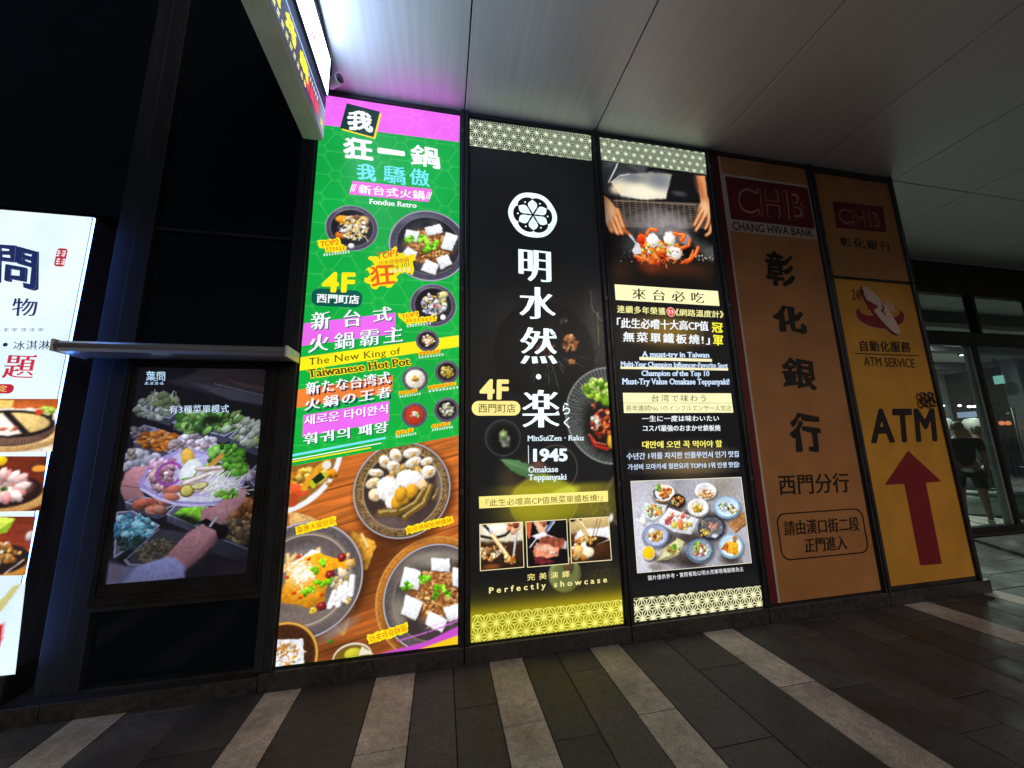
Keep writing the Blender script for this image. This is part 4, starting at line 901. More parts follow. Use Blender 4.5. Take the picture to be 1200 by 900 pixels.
# chef picture
A = Art([(703.5, 188.5), (828.2, 205.2), (839.5, 338), (715.5, 334)], .0042, False, (12, 11, 11))
A.poly([(700, 186), (760, 194), (740, 236), (704, 226)], (60, 62, 64), .01, shade=.2, soft=.02); A.poly([(708, 200), (726, 188), (750, 204), (736, 232), (708, 226)], (46, 46, 48), .01, soft=.02)
A.poly([(716, 214), (730, 205), (762, 202), (789, 204), (786, 220), (781, 233), (752, 234), (728, 230)], (196, 190, 172), .012, shade=-.2, soft=.016); A.ell((752, 224), 26, 7, (250, 240, 214), 5, .7, alpha=.9); A.ell((772, 212), 14, 9, (110, 116, 128), 0, .8, alpha=.8); A.ell((724, 221), 9, 5, (246, 226, 186), 20, .6, alpha=.8); A.ell((740, 208), 13, 5, (90, 100, 116), 0, .8, alpha=.7)
A.stroke([(713, 214), (722, 196), (724, 190)], 1.5, (206, 206, 206)); A.stroke([(716, 214), (726, 206), (738, 204)], .9, (230, 226, 214))
A.poly([(788, 202), (830, 206), (832, 236), (780, 234)], (16, 16, 18), .008, soft=.012); A.ell((796, 227), 8, 3, (60, 60, 62), 0, .7)
# grille
p0, p1 = W((716, 234)), W((818, 266)); inside = (A.Z < W((770, 236))[1]+(A.X-W((770, 236))[0])*-.03) & (A.Z > p1[1]-.02)
A.poly([(712, 233), (822, 238), (832, 268), (724, 266)], (72, 60, 52), soft=.006); cu = ((A.X-TX0)/.068+.5*(np.floor((A.Z)/.024) % 2)*0) % 1; cv = (A.Z/.026) % 1
hole = (cu > .14) & (cu < .86) & (cv > .26) & (cv < .8) & inside & (A.X > p0[0]-.01) & (A.X < W((816, 250))[0]); A.img[hole] = (20, 17, 15); A.img[inside & ((cu < .07) | (cv < .12)) & (A.X > p0[0]) & (A.X < W((816, 250))[0])] += 34
A.stroke([(720, 235), (815, 240)], 1.6, (150, 130, 110), alpha=.7)
# smoke, hot plate
A.ell((766, 262), 30, 15, (150, 146, 150), 0, .85, alpha=.62, warp=.5, wf=8); A.ell((786, 266), 24, 13, (176, 172, 174), 10, .85, alpha=.55, warp=.6, wf=9); A.ell((832, 296), 20, 8, (150, 146, 146), -32, .8, alpha=.5, warp=.5, wf=9); A.ell((742, 288), 12, 12, (96, 92, 92), 0, .9, alpha=.5, warp=.5)
A.poly([(714, 300), (838, 306), (840, 338), (716, 334)], (34, 26, 20), .01, alpha=.8, soft=.05); A.ell((728, 322), 14, 12, (86, 52, 30), 0, .9, alpha=.6); A.ell((792, 316), 32, 8, (110, 48, 24), 0, .9, alpha=.7, warp=.3); A.ell((762, 314), 12, 8, (150, 60, 26), 0, .8, alpha=.7, warp=.3); A.ell((824, 326), 10, 10, (70, 44, 26), 0, .9, alpha=.5)
# lobster
A.ell((790, 276), 14, 11, (120, 112, 112), -20, .1, .3); A.ell((803, 280), 7, 7, (150, 146, 150), 0, .3)
A.clump((776, 294), 26, 11, 90, (2, 4.6), [(232, 84, 24), (206, 56, 14), (250, 140, 50), (246, 180, 90), (180, 40, 10)]); A.clump((752, 284), 5, 9, 20, (2.4, 4.4), [(226, 70, 20), (246, 120, 50), (190, 44, 14)]); A.clump((760, 304), 14, 4, 26, (1.6, 3.6), [(220, 66, 20), (250, 150, 70)])
for (x, y), rx, ry, ro in (((765, 282), 7.5, 8.5, 0), ((784, 281), 7, 10, -20), ((790, 297), 10, 8, 10), ((747, 294), 6, 4.5, 20)): A.ell((x, y), rx, ry, (250, 248, 244), ro, .15, .25, warp=.25, tex=.15)
A.clump((775, 292), 22, 8, 40, (1, 2.4), [(236, 214, 60), (160, 170, 30), (250, 236, 190), (240, 120, 30), (255, 252, 246)])
for p, wd in (([(758, 274), (762, 268), (769, 269)], 4), ([(790, 274), (802, 276), (798, 282)], 5), ([(808, 281), (807, 288), (798, 291)], 3.4), ([(818, 290), (815, 298), (806, 306)], 4), ([(812, 294), (808, 304), (800, 308)], 3), ([(744, 300), (754, 303), (764, 308)], 4)): A.stroke(p, wd, (230, 78, 20)); A.stroke([(x-.3, y-.8) for x, y in p], wd*.35, (252, 170, 90))
A.strands((780, 305), 26, 5, 30, 6, 1.1, [(232, 84, 24), (250, 160, 70), (190, 50, 14)]); A.clump((826, 302), 12, 4, 30, (.4, 1.2), [(230, 226, 214), (120, 116, 110)]); A.clump((736, 302), 10, 8, 16, (.4, 1), [(200, 196, 190), (90, 86, 84)])
# hands
SK, SKS, SKH = (206, 136, 88), (150, 84, 48), (250, 206, 160)
A.poly([(706, 228), (712, 232), (722, 244), (730, 262), (732, 270), (727, 274), (716, 271), (709, 262), (706, 246)], SK, .006, shade=.15, soft=.006)
for p, wd in (([(712, 258), (717, 270)], 7), ([(716, 256), (724, 273)], 6), ([(722, 254), (729, 273)], 5.5), ([(724, 246), (731, 266)], 5)): A.stroke(p, wd, SKS); A.stroke([(x-.9, y-.5) for x, y in p], wd*.62, (222, 156, 104))
A.ell((712, 246), 6, 11, SKH, 12, .7, alpha=.8); A.ell((710, 256), 3, 6, (255, 230, 200), 0, .6, alpha=.8)
A.stroke([(730, 268), (740, 277)], 4, (170, 90, 44)); A.stroke([(738, 276), (748, 287)], 2.6, (196, 196, 206)); A.poly([(744, 286), (749, 285), (751, 293), (747, 298), (742, 294)], (210, 210, 216), .004)
A.poly([(816, 206), (826, 206), (829, 230), (833, 240), (831, 254), (820, 256), (817, 246), (821, 236), (818, 218)], SK, .006, shade=.1, soft=.006); A.ell((819, 218), 4, 14, SKS, 8, .7, alpha=.6)
for p, wd in (([(822, 246), (817, 256), (813, 264)], 5), ([(826, 250), (820, 262), (815, 270)], 5.2), ([(831, 250), (829, 262), (826, 268)], 5), ([(833, 246), (835, 258), (831, 273), (827, 276)], 5)): A.stroke(p, wd, SKS, taper=.3); A.stroke([(x+.7, y-.5) for x, y in p], wd*.6, (228, 166, 114), taper=.3)
A.ell((827, 244), 5, 8, SKH, 10, .7, alpha=.7)
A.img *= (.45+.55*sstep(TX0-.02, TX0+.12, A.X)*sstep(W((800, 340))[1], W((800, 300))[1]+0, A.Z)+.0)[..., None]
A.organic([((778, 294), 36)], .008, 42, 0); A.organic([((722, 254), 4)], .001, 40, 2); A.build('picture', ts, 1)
CRM = (250, 246, 190); DKB = (58, 46, 16)
cb = S(ts, 'caption_bar', [[(720, 333.3), (841, 341.3), (842.9, 358.7), (721.3, 351.6)]], CRM, 3)
T(cb, '來台必吃', (740.2, 350.6), (825, 355.6), (740, 337.8), DKB, 'song', (.022, -.014), sp=1.75)
T(ts, '連續多年榮獲', (722.9, 366.6), (780, 369.4), (722.7, 357.8), (246, 240, 160), 'sans', (.02, .008), layer=3, sp=1.12)
ab = S(ts, 'award_badge', [ell_px((786, 365.7), 5.4), ell_px((786, 365.7), 4.7)], None, 3, metres=True, cols=[(250, 200, 190), (226, 60, 54)]); micro(ab, (782.6, 367.6), (789.4, 367.8), 4, 2, (255, 225, 220), 5)
T(ts, '《網路溫度計》', (790.6, 370.2), (847.6, 372.8), (790.8, 361.8), (246, 240, 160), 'sans', (.02, .008), layer=3)
T(ts, '「此生必嚐十大高CP值', (722.7, 384.4), (830, 388), (722.7, 371.8), WH, 'song', (.03, .008), layer=3)
T(ts, '無菜單鐵板燒!」', (729.7, 400.4), (831.6, 404), (730, 388.2), WH, 'song', (.03, .008), layer=3, sp=1.3)
YE = (252, 240, 60)
T(ts, '冠', (833.7, 389.6), (846.7, 390.4), (833.7, 378), YE, 'sans', (.03, .016), layer=3); T(ts, '軍', (835.3, 404.4), (847.1, 405.4), (835.3, 392.4), YE, 'sans', (.03, .014), layer=3)
S(ts, 'underline', [[(749, 418.3), (834, 420.7), (834.3, 424), (749.3, 422)]], (250, 236, 190), 2)
S(ts, 'underline', [[(727, 429.7), (853, 431.5), (853, 434.3), (727, 432.3)]], (250, 236, 190), 2)
LB = (206, 228, 255)
T(ts, 'A must-try in Taiwan', (751.6, 420.4), (831.3, 421.2), (751.6, 411.8), LB, 'slab', (.036, .02), layer=3)
T(ts, 'Multi-Year Champion Influencer-Favorite Spot', (727, 431.6), (852.7, 433), (727, 423.6), LB, 'slab', (.036, .02), layer=3)
T(ts, 'Champion of the Top 10', (751.3, 442.6), (831, 442.8), (751.6, 434.1), LB, 'slab', (.036, .02), layer=3)
T(ts, 'Must-Try Value Omakase Teppanyaki!', (728.7, 452.8), (854.7, 452.8), (728.7, 443.4), LB, 'slab', (.036, .02), layer=3)
cb = S(ts, 'caption_bar', [[(729.7, 460.4), (856.3, 461), (859, 483.6), (731, 484)]], CRM, 3); S(cb, 'divider', [line_px((730.4, 472.4), (857.6, 472.4), .5)], (150, 136, 60), 4, metres=True)
T(cb, '台湾で味わう', (763.3, 470.9), (826.7, 470.9), (763.3, 462.5), (92, 78, 20), 'song', (.006, 0), layer=5, sp=1.3)
T(cb, '長年連続No.1のインフルエンサー人気店', (733, 482), (856.4, 481.6), (733, 474.4), (120, 104, 30), 'song', (.002, 0), layer=5)
T(ts, '一生に一度は味わいたい', (752, 494.2), (842.3, 493.6), (752, 487), WH, 'song', (.022, .006), layer=3, sp=1.12)
T(ts, 'コスパ最強のおまかせ鉄板焼', (753, 505.6), (844, 505), (753, 498.2), WH, 'song', (.024, .006), layer=3)
T(ts, '대만에 오면 꼭 먹어야 할', (752.3, 525.4), (846, 524), (752.3, 516.4), (250, 240, 110), 'song', (.03, .01), layer=3)
T(ts, '수년간 1위를 차지한 인플루언서 인기 맛집', (734, 538.6), (865.4, 535.6), (734, 530.6), LB, 'song', (.026, .008), layer=3)
T(ts, '가성비 오마카세 철판요리 TOP10 1위 인생 맛집!', (735.3, 550.8), (866, 547.6), (735.3, 543.4), LB, 'song', (.026, .008), layer=3)
# spread of dishes
A = pic(ts, [(739.4, 564.4), (867.6, 559.6), (880, 659), (747.2, 671)], (236, 232, 206), 3, .0038, (176, 174, 184), .7)
A.img = A.img*(.72+.62*fbm(A.X, A.Z, 2.4, 3)[..., None]); A.ell((752, 640), 20, 60, (226, 226, 240), 0, .9, alpha=.7); A.ell((846, 570), 22, 14, (140, 128, 108), 0, .9, alpha=.6)
for x, y, rx, ry in ((782, 592, 14, 4), (800, 604, 20, 6), (812, 632, 30, 9), (776, 630, 16, 8), (800, 655, 18, 10), (856, 656, 14, 6), (838, 606, 18, 5), (812, 660, 14, 5), (776, 656, 14, 4)): A.ell((x, y), rx, ry, (52, 40, 36), -12, .8, alpha=.85)
A.poly([(852, 614), (872, 599), (874.5, 612), (861, 623)], (176, 124, 72), .003, tex=.25); A.poly([(861, 623), (874.5, 612), (875, 614), (861.5, 625)], (110, 74, 40))
P6 = lambda x, y: (730+x/6.431, 550+y/6.431)
def dish(x, y, rx, ry, rim, inn, ro=0, k=.82):
    c = P6(x, y); A.ell((c[0]+1, c[1]+1.6), rx/6.431, ry/6.431, (44, 36, 34), ro, .2, alpha=.7); A.ell(c, rx/6.431, ry/6.431, rim, ro, .05, .2); A.ell((c[0], c[1]-.6), rx*k/6.431, ry*k/6.431, inn, ro, .08, -.2); return c
def food(x, y, rx, ry, n, sz, pal): A.clump(P6(x, y), rx/6.431, ry/6.431, n, (sz[0]/6.431, sz[1]/6.431), pal)
OR = [(206, 110, 40), (236, 160, 70), (170, 80, 30), (246, 200, 120)]; GN = [(120, 180, 40), (90, 150, 30), (170, 206, 90)]; SEA = [(240, 226, 210), (226, 140, 90), (246, 196, 60), (206, 90, 60), (250, 246, 236), (150, 170, 80)]
dish(302, 178, 108, 68, (206, 160, 100), (236, 236, 240), 0, .9); A.poly([P6(222, 165), P6(240, 140), P6(285, 230), P6(230, 215)], (60, 80, 130), .003); A.ell(P6(300, 175), 70/6.4, 52/6.4, (244, 242, 244), 0, .1); food(315, 172, 44, 40, 24, (10, 24), OR); food(268, 135, 20, 24, 12, (8, 15), GN)
dish(412, 238, 66, 54, (34, 34, 42), (28, 22, 20)); food(410, 240, 50, 34, 34, (7, 15), SEA+OR)
dish(622, 165, 98, 64, (240, 240, 246), (226, 226, 232)); food(622, 182, 58, 36, 60, (5, 13), OR)
dish(566, 288, 98, 70, (240, 238, 240), (232, 230, 232)); food(566, 296, 38, 34, 24, (8, 18), [(236, 180, 50), (214, 150, 40), (246, 214, 120), (140, 150, 40)]); A.stroke([P6(556, 240), P6(572, 290)], 2, (226, 196, 90))
dish(785, 288, 122, 86, (150, 186, 222), (190, 214, 236)); food(760, 280, 40, 36, 30, (8, 18), [(246, 246, 244), (226, 232, 222), (150, 176, 140)]); food(825, 300, 34, 30, 26, (8, 15), [(240, 190, 50), (60, 60, 66), (190, 160, 80), (236, 230, 210)])
A.poly([P6(100, 350), P6(170, 250), P6(330, 268), P6(300, 350), P6(240, 400), P6(140, 395)], (190, 200, 206), .004, shade=.2); A.poly([P6(130, 345), P6(180, 270), P6(312, 284), P6(280, 350), P6(225, 385)], (224, 230, 232), .004); food(235, 312, 60, 44, 44, (8, 18), [(226, 150, 80), (246, 214, 160), (200, 120, 60), (140, 180, 70), (150, 200, 150)]); A.stroke([P6(215, 268), P6(280, 335)], 3.6, (226, 176, 80)); A.ell(P6(150, 395), 30/6.4, 40/6.4, (236, 232, 226), 20, .1, .3)
A.poly([P6(262, 402), P6(345, 290), P6(568, 372), P6(512, 492), P6(380, 470)], (226, 228, 236), .003, shade=.1); A.poly([P6(300, 398), P6(355, 312), P6(540, 378), P6(500, 470)], (238, 238, 244), .003); food(405, 370, 92, 52, 40, (10, 24), [(236, 150, 120), (246, 214, 200), (214, 70, 60), (250, 240, 230)]); food(345, 390, 28, 18, 10, (8, 16), [(206, 50, 60), (236, 120, 120)]); A.ell(P6(385, 420), 28/6.4, 26/6.4, (214, 206, 90), 0, .15, .3); A.ell(P6(435, 425), 26/6.4, 34/6.4, (232, 130, 50), 0, .15, .3); food(485, 420, 26, 40, 12, (10, 20), [(240, 220, 130), (226, 196, 90)])
dish(668, 440, 126, 92, (44, 48, 66), (92, 94, 100)); A.clump(P6(668, 440), 112/6.4, 80/6.4, 160, (.3, .8), [(190, 194, 206), (110, 114, 130)]); food(670, 438, 46, 30, 22, (8, 20), [(206, 130, 110), (176, 96, 80), (236, 190, 176)]); food(612, 478, 38, 26, 24, (7, 13), [(240, 206, 90), (226, 180, 60)]); food(600, 400, 22, 16, 12, (5, 11), [(190, 180, 150), (150, 140, 110)]); A.ell(P6(690, 500), 26/6.4, 16/6.4, (226, 226, 232), 0, .3)
dish(246, 500, 120, 92, (136, 146, 176), (176, 184, 206)); 
for q in range(4): A.ring(P6(246, 498), (40+20*q)/6.431, (47+20*q)/6.431, (96, 108, 150), alpha=.5, sq=.78)
food(240, 500, 52, 40, 34, (10, 22), [(236, 190, 60), (246, 214, 120), (250, 240, 220), (206, 140, 70)]); A.ell(P6(238, 505), 18/6.4, 16/6.4, (110, 60, 70), 0, .2, .4); A.ell(P6(215, 465), 26/6.4, 20/6.4, (250, 244, 236), 30, .2, .3)
c = dish(192, 632, 60, 56, (226, 210, 180), (240, 190, 20)); A.ell((c[0], c[1]-.4), 50/6.431, 42/6.431, (246, 196, 16), 0, .05, .1)
A.poly([P6(245, 690), P6(300, 600), P6(400, 530), P6(402, 515), P6(460, 545), P6(420, 640), P6(340, 680)], (196, 190, 130), .004, shade=.25); A.poly([P6(262, 684), P6(320, 606), P6(402, 545), P6(440, 556), P6(400, 628)], (226, 222, 180), .004); food(380, 606, 48, 34, 34, (8, 18), [(206, 150, 80), (176, 120, 60), (236, 206, 150), (140, 180, 50)]); food(385, 582, 22, 14, 10, (7, 13), GN)
dish(578, 612, 126, 94, (120, 150, 186), (176, 200, 222)); C6 = W(P6(578, 608)); an = np.arctan2((A.Z-C6[1])/.76, A.X-C6[0]); rd = np.hypot(A.X-C6[0], (A.Z-C6[1])/.76)/vscale(P6(578, 608))*6.431
A.img *= (1-.5*(np.sin(an*38)*.5+.5)*(rd > 62)*(rd < 122))[..., None]; food(585, 610, 56, 44, 46, (9, 20), SEA+[(250, 246, 240)]); food(560, 568, 26, 26, 14, (8, 15), GN); food(600, 575, 16, 12, 8, (6, 10), [(214, 90, 100)])
dish(814, 580, 114, 94, (150, 196, 222), (206, 228, 240)); A.poly([P6(735, 600), P6(775, 545), P6(860, 540), P6(872, 620), P6(850, 650), P6(790, 628)], (236, 170, 40), .01, shade=.2, tex=.3); A.poly([P6(735, 600), P6(775, 545), P6(795, 570), P6(790, 628)], (190, 96, 36), .008, tex=.3); food(842, 524, 22, 20, 8, (7, 13), [(190, 110, 50), (226, 150, 80)])
A.ell(P6(250, 735), 66/6.4, 26/6.4, (120, 104, 92), -5, .5, alpha=.7, warp=.3)
A.organic([((808, 615), 90)], .0026, 70, 1); A.build('picture', ts, 3)
T(ts, '圖片僅供參考・實際餐點以明水然樂現場服務為主', (759.6, 680), (871.1, 669.2), (759, 674.4), (240, 240, 244), 'sans', (.004, 0), layer=2, sp=1.1)
# ================================================================== unlit bank signs
OG, RD, WHT, BK = (196, 112, 44), (108, 28, 38), (206, 190, 176), (26, 20, 16)
bs = thing('bank_sign', 'tall unlit orange bank sign with black brush characters and red stripe', 'bank sign', (3.4, 2.95, .12))
BX0, BX1 = 2.822, 4.060
casing(bs, 2.796, 4.098, BX0, BX1, trim=False)
def rectm(x0, x1, z0, z1): return [(x0, z0), (x1, z0), (x1, z1), (x0, z1)]
S(bs, 'face', [rectm(BX0, BX1, Z0, Z1)], (188, 127, 76), 0, mat='print', metres=True)
S(bs, 'side_stripe', [rectm(BX0+.001, 2.905, Z0+.001, Z1-.001)], RD, 1, mat='print', metres=True)
S(bs, 'edge_line', [rectm(2.906, 2.930, Z0+.001, Z1-.001)], WHT, 1, mat='print', metres=True)
zt, zb, zm = W((900, 211))[1], W((906, 276))[1], W((904, 262.5))[1]
lp = S(bs, 'logo_plate', [rectm(2.931, BX1-.001, zb, zt)], WHT, 2, mat='print', metres=True)
lf = S(bs, 'logo_field', [rectm(2.962, BX1-.018, zm, zt-.03)], RD, 3, mat='print', metres=True)
def chb(parent, bl, br, tl, layer, thick):
    T(parent, 'CHB', bl, br, tl, (196, 150, 140), 'slab', (thick, thick*.45), layer=layer, mat='print')
    T(parent, 'CHB', bl, br, tl, (128, 26, 38), 'slab', (thick*.40, -.012), layer=layer+1.4, mat='print')
chb(lf, (860.5, 252.6), (946.4, 259.8), (856.9, 215.8), 4, .034)
T(lp, 'CHANG HWA BANK', (858.2, 269.6), (953.6, 278.4), (857, 259.6), BK, 'sans', (.014, .010), layer=3, mat='print')
for ch, bl, br, tl in (('彰', (896.5, 333), (932, 338.4), (895.9, 291.8)), ('化', (906.6, 388.6), (945.8, 391.4), (904.4, 356.8)), ('銀', (916.6, 455.6), (957.4, 457.6), (915.6, 418.2)), ('行', (927, 529.6), (963.6, 530), (924.6, 483))):
    T(bs, ch, bl, br, tl, BK, 'brush', (.046, .040) if ch not in '銀彰' else (.032, .022), layer=3, mat='print')
T(bs, '西門分行', (913.4, 580.2), (996, 576.8), (911.6, 556), BK, 'sans', (.010, .008), layer=3, mat='print', sp=1.02)
a_, b_ = W((915.6, 657)), W((1010.5, 595.2)); 
def rr(x0, x1, z0, z1, R):
    o = []
    for cx_, cz_, t0 in ((x1-R, z1-R, 0), (x0+R, z1-R, 90), (x0+R, z0+R, 180), (x1-R, z0+R, 270)):
        o += [(cx_+R*math.cos(math.radians(t0+15*i)), cz_+R*math.sin(math.radians(t0+15*i))) for i in range(7)]
    return o
bx = (W((919.3, 650))[0]-.035, W((1012, 625))[0]+.028, W((960, 653.2))[1], W((960, 598.4))[1])
o1, o2 = rr(*bx, .09), rr(bx[0]+.011, bx[1]-.011, bx[2]+.011, bx[3]-.011, .08); n = len(o1)
nbo = mesh('notice_border', on_wall(o1+o2, 3), [(i, (i+1) % n, n+(i+1) % n, n+i) for i in range(n)], M['print'], bs, lin(BK))
T(nbo, '請由漢口街二段', (919.5, 628), (1007.4, 621.8), (918, 610.4), BK, 'sans', (.012, .006), layer=3, mat='print')
T(nbo, '正門進入', (943.4, 647.8), (992.8, 643.6), (942, 631), BK, 'sans', (.012, .006), layer=3, mat='print')

AX0, AX1 = 4.152, 5.272
as_ = thing('bank_sign', 'short unlit upper panel with small red bank logo above the cash machine sign', 'bank sign', (4.7, 2.95, 3.28))
zs = (W((1018, 328))[1], W((990, 207))[1])
def box_case(parent, m0, m1, z0, z1, f0, f1, g0, g1):
    MB().box(m0, f0-.003, 2.874, 3.10, z0, z1, .004).box(f1+.003, m1, 2.874, 3.10, z0, z1, .004).box(f0-.003, f1+.003, 2.892, 3.10, g1+.003, z1).box(f0-.003, f1+.003, 2.892, 3.10, z0, g0-.003).box(f0-.002, f1+.002, 2.93, 3.09, g0, g1).build('casing', M['frame'], parent)
box_case(as_, 4.112, 5.315, 3.29, 4.652, AX0, AX1, 3.302, 4.575)
S(as_, 'face', [rectm(AX0, AX1, 3.302, 4.575)], (182, 126, 74), 0, mat='print', metres=True)
S(as_, 'edge_line', [rectm(AX0+.001, AX0+.022, 3.303, 4.574)], (190, 150, 120), 1, mat='print', metres=True)
lf = S(as_, 'logo_field', [[(975.4, 235.9), (1034.6, 242.3), (1038.7, 272.6), (979.7, 266.8)]], RD, 1, mat='print')
chb(lf, (980.9, 263), (1034.4, 269), (978, 241.6), 2, .034)
T(as_, '彰化銀行', (984.6, 288.6), (1044, 295), (983, 277), BK, 'brush', (.014, .008), layer=2, mat='print', sp=1.35)
am = thing('bank_sign', 'unlit orange cash machine sign with big red up arrow', 'bank sign', (4.7, 2.95, .12))
box_case(am, 4.112, 5.315, .12, 3.283, AX0, AX1, .155, 3.268)
S(am, 'face', [rectm(AX0, AX1, .155, 3.268)], (218, 154, 54), 0, mat='print', metres=True)
S(am, 'edge_line', [rectm(AX0+.001, AX0+.030, .156, 3.267)], (206, 170, 140), 1, mat='print', metres=True)
T(am, '24H', (998.3, 351.6), (1012.8, 352.6), (997.6, 339), (120, 60, 30), 'sans', (.014, .01), layer=2, mat='print')
ec2 = (1031.6, 368)
emb = S(am, 'emblem', [ell_px((1031.7, 369), 35, 16.6, 2), ell_px((1031.7, 369), 34, 15.7, 2)]+[line_px((1015+i*1.8, 366), (1016.5+i*1.8, 358), .7) for i in range(6)], None, 1, mat='print', metres=True, cols=[(206, 160, 130), (138, 22, 36)]+[(196, 120, 60)]*6)
S(emb, 'emblem_top', [[*map(tuple, ell_px((1018.5, 361.5), 15, 8.4, 4))]], (206, 140, 52), 1.4, mat='print', metres=True)
S(emb, 'emblem_top', [[*map(tuple, ell_px((1043.5, 363.0), 13, 8.4, -4))]], (206, 140, 52), 1.4, mat='print', metres=True)
S(emb, 'emblem_card', [ell_px((1030.2, 364.6), 33, 10.4, -54), ell_px((1032.4, 363.6), 32.4, 9.2, -54)], None, 2, mat='print', metres=True, cols=[(126, 20, 34), (222, 196, 184)])
S(emb, 'emblem_arrow', [[(1017, 352), (1029.5, 359.5), (1020, 366), (1019.5, 361), (1016, 364)]], (140, 24, 38), 3, mat='print')
S(emb, 'emblem_bolt', [[(1031, 353), (1037, 362), (1034.5, 363), (1038.5, 371), (1031.5, 363.5), (1034, 361.5)]], (112, 18, 30), 3, mat='print')
S(emb, 'emblem_fingers', [line_px((1037.5+i*2.6, 353.5+i), (1040+i*2.6, 364+i*.6), 1.7) for i in range(4)], (222, 196, 184), 3, mat='print', metres=True)
T(am, '自動化服務', (1008.3, 411.6), (1067.6, 413.2), (1006.8, 398.6), (40, 24, 16), 'sans', (.022, .016), layer=2, mat='print', sp=1.1)
S(am, 'rule', [line_px((1001.6, 414.2), (1077.4, 417), 1.1)], (40, 24, 16), 2, mat='print', metres=True)
T(am, 'ATM SERVICE', (1012.8, 428.6), (1072.4, 431.2), (1011.6, 417.8), (74, 44, 22), 'sans', (.004, .002), layer=2, mat='print')
T(am, 'ATM', (1021, 519.6), (1098.6, 517), (1018.4, 479), BK, 'sans', (.034, .030), layer=2, mat='print', sp=1.08)
S(am, 'arrow', [[(1063.9, 528.1), (1036.7, 568.3), (1059.8, 567), (1078.4, 662.6), (1103.5, 660.6), (1084.6, 565.5), (1102.8, 564)]], (132, 20, 34), 2, mat='print')
# house number in cast metal on the cash machine sign
M['bronze'] = plain('dark_bronze', (.16, .10, .07), .3, .9, .25, 20)
hn = thing('house_number', 'small dark metal number 88 fixed above the letters of the cash machine sign', 'house number', (4.95, 2.88, 1.7))
z0_, x0_ = W((1082, 478))[1], W((1074.5, 470))[0]
for i, ox in enumerate((0, .108)):
    b = MB()
    for zc, r in ((.050, .036), (.128, .030)):
        pts = [(x0_+ox+.05+r*math.cos(t), 2.868, z0_+zc+r*math.sin(t)) for t in np.linspace(0, 2*math.pi, 17)]
        b.tube(pts, .0125, 8, False)
    b.tube([(x0_+ox+.05, 2.868, z0_+.06), (x0_+ox+.05, 2.902, z0_+.06)], .008, 8)
    b.build('digit', M['bronze'], hn, True)
# ================================================================== white restaurant lightbox at the left edge
ls = thing('lightbox_sign', 'white backlit restaurant sign with black calligraphy and hot pot pictures', 'lightbox sign', (-3.3, 2.95, .09))
LX0, LX1, LZ0, LZ1 = -4.15, -2.530, .272, 3.256
MB().box(LX0-.02, LX1+.004, 2.918, 3.11, LZ0-.006, LZ1+.006, .004).build('casing', M['frame_grey'], ls)
A = Art([(LX0, LZ1), (LX1, LZ1), (LX1, LZ0), (LX0, LZ0)], .02, True, (230, 246, 255)); A.mul(2.4, .03, 5); A.img[..., 0] -= 6*sstep(.4, .7, fbm(A.X, A.Z, 3, 9)); A.build('face', ls, 0, 1.0)
mesh('added_glow_strip', [(LX1+.0045, 2.902, LZ0), (LX1+.0045, 2.918, LZ0), (LX1+.0045, 2.918, LZ1), (LX1+.0045, 2.902, LZ1)], [(0, 1, 2, 3)], M['lit'], ls, lin((80, 140, 255))*18)  # emissive strip added to throw blue light onto the neighbouring mullion
INK = (28, 40, 92)
T(ls, '問', (-9, 333), (45.5, 341.5), (-3.5, 284), INK, 'brush', (.042, .024), layer=2)
se_ = S(ls, 'seal', [rrect_px((63, 312), (80, 291.6), 3)], (176, 44, 56), 1, metres=True)
for a, b in (((65, 300.5), (78, 301.3)), ((64.4, 310), (77.6, 310.8))): micro(se_, a, b, 7.4, 2, (240, 226, 234), 3)
T(ls, '物', (13.6, 370.3), (43.4, 370.8), (15.6, 349.4), INK, 'song', (.014, -.004), layer=2)
micro(ls, (-8, 388.6), (53, 388.4), 4, 6, (150, 160, 180), 2)
S(ls, 'lettering', [ell_px((6.7, 404), 2.3)], INK, 2, metres=True)
T(ls, '冰淇淋', (15.8, 410.4), (58.4, 409.6), (16.8, 399.6), INK, 'song', (.012, -.002), layer=2, sp=1.08)
T(ls, '題', (2, 443), (39.2, 443.8), (8.4, 414.6), (196, 40, 62), 'song', (.020, -.008), layer=2)
pp_ = S(ls, 'price_pill', [rrect_px((-40, 461), (17.6, 450.2), 5)], (190, 34, 60), 1, metres=True)
T(pp_, '定', (-1, 459.4), (8.4, 459.4), (-.4, 451.4), (246, 206, 120), 'sans', (.01, .006), layer=2)
WD = [(160, 60, 24), (120, 40, 16), (190, 84, 34)]
A = Art([(-52, 467.2), (69.3, 467.5), (61.3, 529), (-62, 531)], .0055, False, (176, 84, 36)); A.img *= (.8+.5*fbm(A.X*.6, A.Z*7, 3, 1))[..., None]
A.poly([(-60, 477), (70, 479), (62, 530), (-64, 532)], (236, 224, 206), .01, tex=.1); A.poly([(-10, 468), (17, 469), (14, 478), (-12, 478)], (240, 206, 110), .006)
A.ell((10, 510), 54, 20, (226, 176, 110), 0, .04, .2, tex=.15); A.ell((10, 508), 47, 16, (240, 200, 140), 0, .05)
A.ell((12, 504), 43, 19, (120, 84, 70), 0, .03, .3); A.ell((12, 497), 43, 16.5, (30, 24, 28), 0, .03); A.ell((12, 496.4), 38, 13, (240, 206, 130), 0, .06, .15)
